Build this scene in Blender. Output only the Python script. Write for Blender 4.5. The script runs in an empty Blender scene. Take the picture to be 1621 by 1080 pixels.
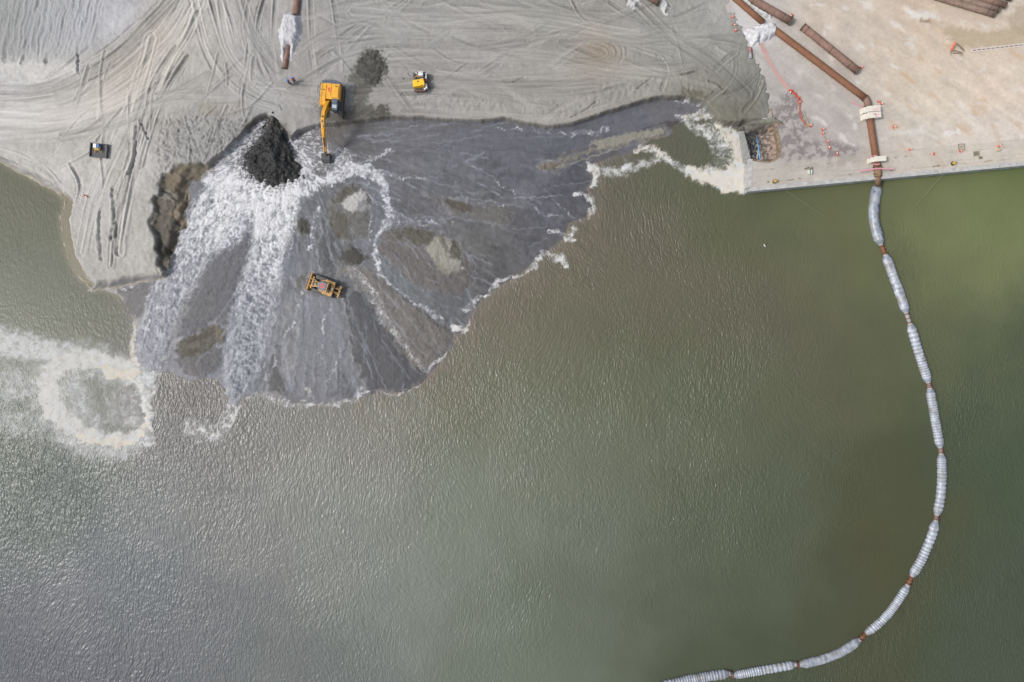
import bpy, bmesh, math, random
import numpy as np
from mathutils import Vector, Matrix
random.seed(5)
C = bpy.context.scene.collection
R = math.radians
# ---------------------------------------------------------------- camera, sky, sun, exposure
H = 108.0                                   # flying height above the water, metres
cam_d = bpy.data.cameras.new('camera'); cam = bpy.data.objects.new('camera', cam_d); C.objects.link(cam)
cam.location = (0, 0, H); cam.rotation_euler = (0, 0, 0)
cam_d.sensor_width = 36; cam_d.lens = 36*H/162.1; cam_d.clip_end = 6000; cam_d.clip_start = 1
bpy.context.scene.camera = cam
SUN_EL, SUN_AZ = 51.0, -97.0                # azimuth clockwise from +Y
w = bpy.data.worlds.new('World'); bpy.context.scene.world = w; w.use_nodes = True
nt = w.node_tree; sk = nt.nodes.new('ShaderNodeTexSky'); sk.sky_type = 'NISHITA'; sk.sun_disc = False
sk.sun_elevation = R(SUN_EL); sk.sun_rotation = R(SUN_AZ); sk.dust_density = 4.0; sk.air_density = 1.0; sk.ozone_density = 1.5
bg = nt.nodes['Background']; bg.inputs[1].default_value = 0.11
hs = nt.nodes.new('ShaderNodeHueSaturation'); hs.inputs['Saturation'].default_value = 0.45
nt.links.new(sk.outputs[0], hs.inputs['Color']); nt.links.new(hs.outputs[0], bg.inputs[0])
sd = bpy.data.lights.new('sun', 'SUN'); sun = bpy.data.objects.new('sun', sd); C.objects.link(sun)
sd.energy = 1.5; sd.angle = R(10); sd.color = (1.0, 0.965, 0.92)
sv = Vector((math.sin(R(SUN_AZ))*math.cos(R(SUN_EL)), math.cos(R(SUN_AZ))*math.cos(R(SUN_EL)), math.sin(R(SUN_EL))))
sun.rotation_euler = sv.to_track_quat('Z', 'Y').to_euler(); sun.location = sv*200
vs = bpy.context.scene.view_settings; vs.view_transform = 'Standard'; vs.look = 'None'; vs.exposure = 0.50; vs.gamma = 1

# ---------------------------------------------------------------- helpers: numbers
def lin(c):
    c = np.asarray(c, float)/255.0
    return np.where(c <= 0.04045, c/12.92, ((c+0.055)/1.055)**2.4)
K = 1.3
def A(r, g, b): return lin((r, g, b))/K     # an apparent colour in flat daylight -> base colour
def at(px, py, z=0.0):
    s = 0.1*(H-z)/H
    return Vector(((px-810.5)*s, (540-py)*s, z))
rng = np.random.default_rng(7)
_ang = rng.random((256, 256))*2*np.pi
_gx = np.cos(_ang).astype(np.float32); _gy = np.sin(_ang).astype(np.float32)
def noise(x, y, seed=0):
    x = x+seed*17.31; y = y+seed*9.77
    xi = np.floor(x).astype(np.int64); yi = np.floor(y).astype(np.int64)
    fx = (x-xi).astype(np.float32); fy = (y-yi).astype(np.float32)
    u = fx*fx*fx*(fx*(fx*6-15)+10); v = fy*fy*fy*(fy*(fy*6-15)+10)
    x0 = xi & 255; x1 = (xi+1) & 255; y0 = yi & 255; y1 = (yi+1) & 255
    a = _gx[x0, y0]*fx+_gy[x0, y0]*fy; b = _gx[x1, y0]*(fx-1)+_gy[x1, y0]*fy
    c = _gx[x0, y1]*fx+_gy[x0, y1]*(fy-1); d = _gx[x1, y1]*(fx-1)+_gy[x1, y1]*(fy-1)
    return ((a+(b-a)*u)+((c+(d-c)*u)-(a+(b-a)*u))*v)*1.5
def fbm(x, y, o=4, seed=0, g=0.5):
    r = 0; a = 1.0; t = 0
    for i in range(o):
        r = r+a*noise(x, y, seed+i*3); t += a; a *= g
        x, y = x*1.73+y*0.98, y*1.73-x*0.98
    return r/t*1.4
def ridge(x, y, o=3, seed=0):
    r = 0; a = 1.0; t = 0
    for i in range(o):
        r = r+a*(1-np.abs(noise(x, y, seed+i*3))*2.2); t += a; a *= 0.5
        x, y = x*1.7+y*1.05, y*1.7-x*1.05
    return r/t                                # about 0..1, high on thin lines
def ss(a, b, x):
    t = np.clip((x-a)/(b-a), 0, 1); return t*t*(3-2*t)
def mix(a, b, t): return a+(b-a)*t
def sdf(poly, X, Y, far=None):
    """signed distance, positive inside"""
    P = np.array(poly, float)
    if far is not None:
        out = np.full(X.shape, -far, np.float32)
        m = (X > P[:, 0].min()-far) & (X < P[:, 0].max()+far) & (Y > P[:, 1].min()-far) & (Y < P[:, 1].max()+far)
        if m.any(): out[m] = np.maximum(sdf(poly, X[m], Y[m]), -far)
        return out
    X = X.astype(np.float32); Y = Y.astype(np.float32)
    d2 = np.full(X.shape, 1e12, np.float32); ins = np.zeros(X.shape, bool)
    n = len(P)
    for i in range(n):
        ax, ay = P[i]; bx, by = P[(i+1) % n]; dx, dy = bx-ax, by-ay
        L = dx*dx+dy*dy+1e-9
        t = np.clip(((X-ax)*dx+(Y-ay)*dy)/L, 0, 1)
        d2 = np.minimum(d2, (X-ax-t*dx)**2+(Y-ay-t*dy)**2)
        if ay != by:
            ins ^= ((ay > Y) != (by > Y)) & (X < (bx-ax)*(Y-ay)/(by-ay)+ax)
    d = np.sqrt(d2)
    return np.where(ins, d, -d)
def smooth_pts(pts, n=2):
    P = [tuple(map(float, p)) for p in pts]
    for _ in range(n):
        Q = [P[0]]
        for a, b in zip(P[:-1], P[1:]):
            Q.append(tuple(x*0.75+y*0.25 for x, y in zip(a, b))); Q.append(tuple(x*0.25+y*0.75 for x, y in zip(a, b)))
        Q.append(P[-1]); P = Q
    return P
def brush(pts, X, Y, far, n=2):
    """pts of (x, y[, width]); returns mask idx, signed distance, arc length, width at nearest"""
    P = np.array(smooth_pts(pts, n), float)
    if P.shape[1] == 2: P = np.hstack([P, np.ones((len(P), 1))])
    m = np.nonzero((X > P[:, 0].min()-far) & (X < P[:, 0].max()+far) & (Y > P[:, 1].min()-far) & (Y < P[:, 1].max()+far))[0]
    x = X[m]; y = Y[m]
    best = np.full(x.shape, 1e9); sg = np.zeros(x.shape); s = np.zeros(x.shape); wd = np.ones(x.shape); acc = 0
    for i in range(len(P)-1):
        ax, ay, aw = P[i]; bx, by, bw = P[i+1]; dx, dy = bx-ax, by-ay; L = math.hypot(dx, dy)+1e-9
        t = np.clip(((x-ax)*dx+(y-ay)*dy)/L/L, 0, 1)
        d = np.hypot(x-ax-t*dx, y-ay-t*dy); k = d < best
        best[k] = d[k]; s[k] = acc+t[k]*L; wd[k] = aw+(bw-aw)*t[k]
        sg[k] = np.sign((dx*(y-ay)-dy*(x-ax)))[k]; acc += L
    return m, best*sg, s, wd
def soft_rbf(points, X, Y, sg=85.0):
    num = np.zeros(X.shape+(3,)); den = np.zeros(X.shape)
    for (px, py, c) in points:
        d2 = (X-px)**2+(Y-py)**2; wgt = np.exp(-d2/(2*sg*sg))+2e3/(d2+2e5)**1.5
        num += wgt[:, None]*A(*c)[None]; den += wgt
    return num/den[:, None]
def rbf(points, X, Y, p=2.6):
    num = np.zeros(X.shape+(3,)); den = np.zeros(X.shape)
    for (px, py, c) in points:
        wgt = 1/((X-px)**2+(Y-py)**2+900)**(p/2)
        num += wgt[:, None]*A(*c)[None]; den += wgt
    return num/den[:, None]

# ---------------------------------------------------------------- helpers: objects
def tag(o, label=None, cat=None, group=None, kind=None):
    if label: o['label'] = label
    if cat: o['category'] = cat
    if group: o['group'] = group
    if kind: o['kind'] = kind
    return o
def thing(name, loc, label, cat, group=None, rotz=0):
    o = bpy.data.objects.new(name, None); C.objects.link(o); o.location = loc; o.rotation_euler = (0, 0, rotz)
    o.empty_display_size = 0.5
    return tag(o, label, cat, group)
def children(o): return [c for c in bpy.data.objects if c.parent == o]
def dup(o, parent=None):
    c = o.copy(); C.objects.link(c); c.parent = parent
    for ch in children(o): dup(ch, c)
    return c
class MB:
    def __init__(s, T=None): s.v = []; s.f = []; s.T = T or Matrix.Identity(4); s.m = []
    def add(s, vs_, fs, mi=0):
        n = len(s.v); s.v += [tuple(s.T @ Vector(v)) for v in vs_]; s.f += [tuple(i+n for i in f) for f in fs]; s.m += [mi]*len(fs); return s
    def box(s, x0, x1, y0, y1, z0, z1, mi=0, taper=0):
        t = taper
        return s.add([(x0, y0, z0), (x1, y0, z0), (x1, y1, z0), (x0, y1, z0), (x0+t, y0+t, z1), (x1-t, y0+t, z1), (x1-t, y1-t, z1), (x0+t, y1-t, z1)],
                     [(3, 2, 1, 0), (4, 5, 6, 7), (0, 1, 5, 4), (1, 2, 6, 5), (2, 3, 7, 6), (3, 0, 4, 7)], mi)
    def prism(s, pts, z0, z1, mi=0):
        n = len(pts)
        ar = sum(pts[i][0]*pts[(i+1) % n][1]-pts[(i+1) % n][0]*pts[i][1] for i in range(n))
        if ar < 0: pts = pts[::-1]
        return s.add([(p[0], p[1], z0) for p in pts]+[(p[0], p[1], z1) for p in pts],
                     [tuple(range(n))[::-1], tuple(range(n, 2*n))]+[(i, (i+1) % n, n+(i+1) % n, n+i) for i in range(n)], mi)
    def side(s, pts, x0, x1, mi=0):            # pts in (y, z), extruded along x
        n = len(pts)
        return s.add([(x0, p[0], p[1]) for p in pts]+[(x1, p[0], p[1]) for p in pts],
                     [tuple(range(n))[::-1], tuple(range(n, 2*n))]+[(i, (i+1) % n, n+(i+1) % n, n+i) for i in range(n)], mi)
    def tube(s, path, r, seg=12, cap=True, mi=0):
        P = [Vector(p) for p in path]; rs = r if hasattr(r, '__len__') else [r]*len(P)
        vs_ = []; fs = []; up = None
        for i, p in enumerate(P):
            t = (P[min(i+1, len(P)-1)]-P[max(i-1, 0)]).normalized()
            if up is None:
                up = Vector((0, 0, 1)) if abs(t.z) < 0.9 else Vector((1, 0, 0))
            a = t.cross(up).normalized(); b = a.cross(t).normalized(); up = b
            for k in range(seg):
                an = 2*math.pi*k/seg; vs_.append(p+a*(math.cos(an)*rs[i])+b*(math.sin(an)*rs[i]))
        for i in range(len(P)-1):
            for k in range(seg):
                k2 = (k+1) % seg; fs.append((i*seg+k, i*seg+k2, (i+1)*seg+k2, (i+1)*seg+k))
        if cap: fs.append(tuple(range(seg))[::-1]); fs.append(tuple(range((len(P)-1)*seg, len(P)*seg)))
        return s.add(vs_, fs, mi)
    def bar(s, p0, p1, wdt, hgt, mi=0):
        p0 = Vector(p0); p1 = Vector(p1); t = (p1-p0).normalized()
        a = t.cross(Vector((0, 0, 1))); a = a.normalized() if a.length > 1e-4 else Vector((1, 0, 0)); b = a.cross(t)
        vs_ = [p+a*(sx*wdt/2)+b*(sz*hgt/2) for p in (p0, p1) for sx, sz in ((-1, -1), (1, -1), (1, 1), (-1, 1))]
        return s.add(vs_, [(0, 1, 2, 3)[::-1], (4, 5, 6, 7), (0, 1, 5, 4), (1, 2, 6, 5), (2, 3, 7, 6), (3, 0, 4, 7)], mi)
    def beam(s, P, hw, hh):                    # boxed beam, varying half-height, in a vertical plane
        P = [Vector(p) for p in P]; vs_ = []; fs = []
        for i, p in enumerate(P):
            t = (P[min(i+1, len(P)-1)]-P[max(i-1, 0)]).normalized(); a = t.cross(Vector((0, 0, 1))).normalized(); b = a.cross(t)
            h_ = hh[i]
            for sx, sz in ((-1, -1), (1, -1), (1, 1), (-1, 1)): vs_.append(p+a*(sx*hw)+b*(sz*h_))
        for i in range(len(P)-1):
            for k in range(4): fs.append((i*4+k, i*4+(k+1) % 4, i*4+4+(k+1) % 4, i*4+4+k))
        fs.append((3, 2, 1, 0)); n = (len(P)-1)*4; fs.append((n, n+1, n+2, n+3))
        return s.add(vs_, fs)
    def build(s, name, mats, parent=None, smooth=False, bevel=0, label=None):
        me = bpy.data.meshes.new(name)
        off = Vector(parent['_w']) if parent is not None and '_w' in parent else Vector((0, 0, 0))
        me.from_pydata([tuple(Vector(v)-off) for v in s.v], [], s.f)
        for m_ in (mats if isinstance(mats, (list, tuple)) else [mats]): me.materials.append(m_)
        if isinstance(mats, (list, tuple)): me.polygons.foreach_set('material_index', s.m)
        if smooth: me.polygons.foreach_set('use_smooth', [True]*len(s.f))
        bm = bmesh.new(); bm.from_mesh(me); bmesh.ops.recalc_face_normals(bm, faces=bm.faces); bm.to_mesh(me); bm.free()
        o = bpy.data.objects.new(name, me); C.objects.link(o)
        if parent is not None: o.parent = parent
        if bevel:
            b = o.modifiers.new('bevel', 'BEVEL'); b.width = bevel; b.segments = 2; b.limit_method = 'ANGLE'
        if label: o['label'] = label
        return o
def wthing(name, loc, label, cat, group=None):   # parts are built in world metres and shifted to this base
    o = thing(name, loc, label, cat, group); o['_w'] = tuple(loc); return o

# ---------------------------------------------------------------- materials
def newmat(name):
    m = bpy.data.materials.new(name); m.use_nodes = True
    return m, m.node_tree.nodes, m.node_tree.links, m.node_tree.nodes['Principled BSDF']
def mat(name, rgb, rough=0.6, metal=0.0, var=0.25, scale=3.0, rgb2=None, bump=0.0, spec=0.5, stretch=(1, 1, 1)):
    m, n, l, p = newmat(name)
    tc = n.new('ShaderNodeTexCoord'); mp = n.new('ShaderNodeMapping'); mp.inputs['Scale'].default_value = stretch
    l.new(tc.outputs['Object'], mp.inputs[0])
    nz = n.new('ShaderNodeTexNoise'); nz.inputs['Scale'].default_value = scale; nz.inputs['Detail'].default_value = 6; nz.inputs['Roughness'].default_value = 0.65
    l.new(mp.outputs[0], nz.inputs['Vector'])
    cr = n.new('ShaderNodeValToRGB'); cr.color_ramp.elements[0].position = 0.35; cr.color_ramp.elements[1].position = 0.68
    c2 = rgb2 or tuple(c*(1-var) for c in rgb)
    cr.color_ramp.elements[0].color = (*c2, 1); cr.color_ramp.elements[1].color = (*rgb, 1)
    l.new(nz.outputs[0], cr.inputs[0]); l.new(cr.outputs[0], p.inputs['Base Color'])
    p.inputs['Roughness'].default_value = rough; p.inputs['Metallic'].default_value = metal
    p.inputs['Specular IOR Level'].default_value = spec
    if bump:
        b = n.new('ShaderNodeBump'); b.inputs['Strength'].default_value = bump; b.inputs['Distance'].default_value = 0.05
        l.new(nz.outputs[0], b.inputs['Height']); l.new(b.outputs[0], p.inputs['Normal'])
    return m
def mat_col(name, rough=0.85, grain=0.18, scale=4.0, bump=0.3, dist=0.04, rough_attr=False, spec=0.3, bscale=3.0):
    """base colour from the mesh's own 'Col', broken up by fine procedural grain"""
    m, n, l, p = newmat(name)
    at_ = n.new('ShaderNodeAttribute'); at_.attribute_name = 'Col'
    tc = n.new('ShaderNodeTexCoord')
    n1 = n.new('ShaderNodeTexNoise'); n1.inputs['Scale'].default_value = scale; n1.inputs['Detail'].default_value = 8; n1.inputs['Roughness'].default_value = 0.7
    l.new(tc.outputs['Object'], n1.inputs['Vector'])
    mr = n.new('ShaderNodeMapRange'); mr.inputs['From Min'].default_value = 0.25; mr.inputs['From Max'].default_value = 0.75
    mr.inputs['To Min'].default_value = 1-grain; mr.inputs['To Max'].default_value = 1+grain; l.new(n1.outputs[0], mr.inputs[0])
    vm = n.new('ShaderNodeVectorMath'); vm.operation = 'SCALE'; l.new(at_.outputs['Color'], vm.inputs[0]); l.new(mr.outputs[0], vm.inputs['Scale'])
    l.new(vm.outputs[0], p.inputs['Base Color'])
    n2 = n.new('ShaderNodeTexNoise'); n2.inputs['Scale'].default_value = bscale; n2.inputs['Detail'].default_value = 6; l.new(tc.outputs['Object'], n2.inputs['Vector'])
    b = n.new('ShaderNodeBump'); b.inputs['Strength'].default_value = bump; b.inputs['Distance'].default_value = dist
    l.new(n2.outputs[0], b.inputs['Height']); l.new(b.outputs[0], p.inputs['Normal'])
    if rough_attr:
        bm_ = n.new('ShaderNodeMapRange'); bm_.inputs[1].default_value = .45; bm_.inputs[2].default_value = .9; bm_.inputs[3].default_value = .14; bm_.inputs[4].default_value = bump
        ra = n.new('ShaderNodeAttribute'); ra.attribute_name = 'Rough'; l.new(ra.outputs['Fac'], p.inputs['Roughness']); l.new(ra.outputs['Fac'], bm_.inputs[0]); l.new(bm_.outputs[0], b.inputs['Strength'])
    else: p.inputs['Roughness'].default_value = rough
    p.inputs['Specular IOR Level'].default_value = spec
    return m
def set_attr(me, col=None, **fl):
    if col is not None:
        a = me.attributes.new('Col', 'FLOAT_COLOR', 'POINT'); c4 = np.ones((len(col), 4), np.float32); c4[:, :3] = col
        a.data.foreach_set('color', c4.ravel())
    for k, v in fl.items():
        a = me.attributes.new(k, 'FLOAT', 'POINT'); a.data.foreach_set('value', np.asarray(v, np.float32))
def grid_mesh(name, xs, ys, Z, keep=None):
    nx, ny = len(xs), len(ys)
    X, Y = np.meshgrid(xs, ys); co = np.stack([X.ravel(), Y.ravel(), Z.ravel()], 1).astype(np.float32)
    i = (np.arange(ny-1)[:, None]*nx+np.arange(nx-1)[None]).ravel()
    q = np.stack([i, i+1, i+nx+1, i+nx], 1)
    if keep is not None:
        kf = keep.ravel(); q = q[kf[q].all(1)]
    me = bpy.data.meshes.new(name); me.vertices.add(len(co)); me.vertices.foreach_set('co', co.ravel())
    me.loops.add(q.size); me.loops.foreach_set('vertex_index', q.ravel().astype(np.int32))
    me.polygons.add(len(q)); me.polygons.foreach_set('loop_start', np.arange(0, q.size, 4, dtype=np.int32))
    me.update(calc_edges=True)
    me.polygons.foreach_set('use_smooth', np.ones(len(q), bool))
    o = bpy.data.objects.new(name, me); C.objects.link(o); return o
def axis(segs, lo, hi):
    """segs: (start, end, step) in pixels, joined; coarse steps out to lo and hi metres"""
    out = []
    for a, b, st in segs: out += list(np.arange(a, b, st))
    out = np.array(out)
    pre = [lo*10, lo*5, lo*2, lo]; post = [hi, hi*2, hi*5, hi*10]
    pre = [p for p in pre if p < out[0]-1]; post = [p for p in post if p > out[-1]+1]
    return np.array(pre+list(out)+post)

# ---------------------------------------------------------------- plan of the place (metres x10, origin top-left of the plan)
LAND = [(-20000, 250), (-400, 215), (-150, 225), (0, 257), (30, 274), (60, 290), (85, 302), (103, 320), (95, 345), (99, 375), (108, 410), (120, 435), (145, 459),
        (185, 455), (215, 449), (262, 444), (270, 437), (279, 412), (280, 390), (285, 370), (297, 362), (300, 305), (304, 290),
        (337, 269), (365, 245), (385, 225), (400, 208), (415, 195), (428, 190), (440, 195), (455, 212), (463, 228), (480, 214), (505, 206),
        (530, 203), (575, 199), (620, 193), (660, 193), (700, 197), (760, 199), (800, 195), (825, 201), (875, 208), (907, 203), (940, 191), (975, 180),
        (1012, 168), (1045, 161), (1082, 161), (1107, 168), (1124, 185), (1131, 199), (1150, 201), (1170, 202), (1200, 202), (1214, 204), (1300, 204), (1300, 230), (20000, 180), (20000, -20000), (-20000, -20000)]
DELTA = [(150, 452), (190, 470), (206, 495), (213, 515), (213, 545), (218, 575), (238, 592), (268, 590), (300, 603), (340, 600), (356, 615), (362, 640), (375, 645), (388, 628),
         (420, 623), (460, 638), (500, 640), (540, 637), (575, 628), (600, 620), (640, 620), (668, 606), (680, 592), (694, 578), (712, 552), (722, 532), (738, 520), (745, 500), (760, 478),
         (785, 456), (825, 432), (858, 406), (872, 392), (893, 378), (900, 355), (925, 345), (938, 325), (928, 300), (938, 285), (930, 265), (950, 255), (985, 245), (1010, 240),
         (1030, 222), (1060, 215), (1075, 200), (1088, 185), (1120, 180), (1150, 190), (1150, 120), (430, 120), (200, 300)]
SCARP = [(250, 295), (262, 276), (274, 264), (293, 257), (330, 262), (365, 243), (400, 200), (430, 180), (432, 196), (415, 205), (385, 235), (337, 275), (306, 292), (302, 305), (299, 364), (287, 372), (282, 392), (281, 412),
         (272, 437), (262, 434), (248, 416), (245, 382), (239, 352), (240, 322)]
POCKET = [(1176, 196), (1222, 190), (1226, 200), (1230, 213), (1234, 233), (1233, 246), (1218, 255), (1203, 254), (1190, 251), (1184, 252), (1172, 207)]
ISLES = [  # polygon, extra height, colour, colour of its crest band
    ([(848, 264), (900, 246), (975, 226), (1012, 213), (1050, 203), (1066, 205), (1050, 217), (1000, 230), (950, 241), (915, 255), (893, 268), (860, 270)], .28, (134, 130, 119)),
    ([(850, 262), (893, 254), (880, 274), (857, 271)], .1, (112, 104, 96)),
    ([(520, 340), (527, 315), (540, 300), (560, 291), (580, 300), (590, 322), (592, 352), (586, 380), (555, 386), (527, 375)], .30, (112, 110, 106)),
    ([(544, 324), (575, 302), (584, 313), (583, 322), (572, 330), (566, 338), (551, 333)], .2, (166, 164, 158)),
    ([(518, 342), (530, 335), (548, 345), (560, 350), (552, 383), (530, 377)], .1, (101, 98, 91)),
    ([(540, 300), (562, 291), (566, 300), (545, 318), (532, 316)], .1, (98, 95, 88)),
    ([(467, 358), (475, 345), (488, 348), (497, 366), (490, 375), (475, 372)], .35, (86, 84, 76)),
    ([(537, 413), (542, 396), (562, 391), (583, 407), (571, 423), (545, 424)], .35, (88, 87, 82)),
    ([(600, 387), (617, 362), (650, 360), (690, 367), (720, 380), (742, 410), (752, 432), (745, 455), (733, 472), (700, 465), (662, 452), (625, 425), (601, 404)], .22, (112, 106, 102)),
    ([(617, 364), (650, 362), (688, 368), (690, 385), (665, 392), (635, 385), (612, 375)], .1, (100, 97, 88)),
    ([(677, 398), (695, 372), (718, 381), (734, 408), (730, 428), (712, 436), (700, 428), (688, 412)], .3, (148, 146, 136)),
    ([(537, 424), (587, 424), (617, 447), (650, 476), (700, 512), (716, 530), (711, 548), (700, 562), (688, 582), (672, 596), (640, 570), (612, 520), (585, 470), (560, 445)], .22, (124, 117, 110)),
    ([(536, 424), (560, 424), (565, 436), (536, 437)], .1, (130, 127, 118)),
    ([(548, 468), (572, 462), (590, 480), (612, 522), (650, 572), (679, 597), (645, 620), (582, 622), (563, 570), (553, 520)], .15, (82, 82, 85)),
    ([(275, 557), (282, 543), (297, 535), (325, 525), (342, 512), (361, 525), (359, 543), (325, 562), (290, 567)], .32, (106, 102, 92)),
    ([(272, 566), (300, 560), (345, 556), (360, 540), (350, 580), (326, 603), (298, 594)], .12, (112, 109, 106)),
    ([(403, 362), (370, 385), (330, 422), (308, 462), (297, 500), (282, 535), (300, 535), (340, 511), (362, 522), (378, 470), (395, 410)], .2, (110, 110, 113)),
    ([(672, 310), (705, 314), (750, 329), (800, 326), (815, 350), (800, 362), (762, 350), (700, 335)], .14, (110, 106, 104)),
    ([(700, 313), (735, 322), (752, 335), (725, 338), (703, 326)], .1, (92, 89, 83)),
    ([(420, 600), (432, 560), (446, 540), (450, 600), (460, 630), (425, 620)], .1, (90, 89, 89)),
    ([(522, 626), (526, 598), (538, 576), (550, 596), (566, 624), (545, 634)], .08, (66, 66, 70)),
    ([(185, 455), (258, 447), (245, 480), (225, 500), (210, 505), (195, 480)], .05, (120, 118, 119)),
    ([(505, 380), (520, 350), (535, 372), (532, 430), (505, 430)], .1, (96, 97, 98)),
    ([(472, 440), (482, 438), (486, 450), (474, 455)], .1, (100, 99, 90)),
    ([(440, 240+400), (470, 560), (480, 480), (500, 460), (530, 465), (545, 480), (550, 540), (560, 600), (555, 640)], .04, (121, 122, 126)),
]
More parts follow.
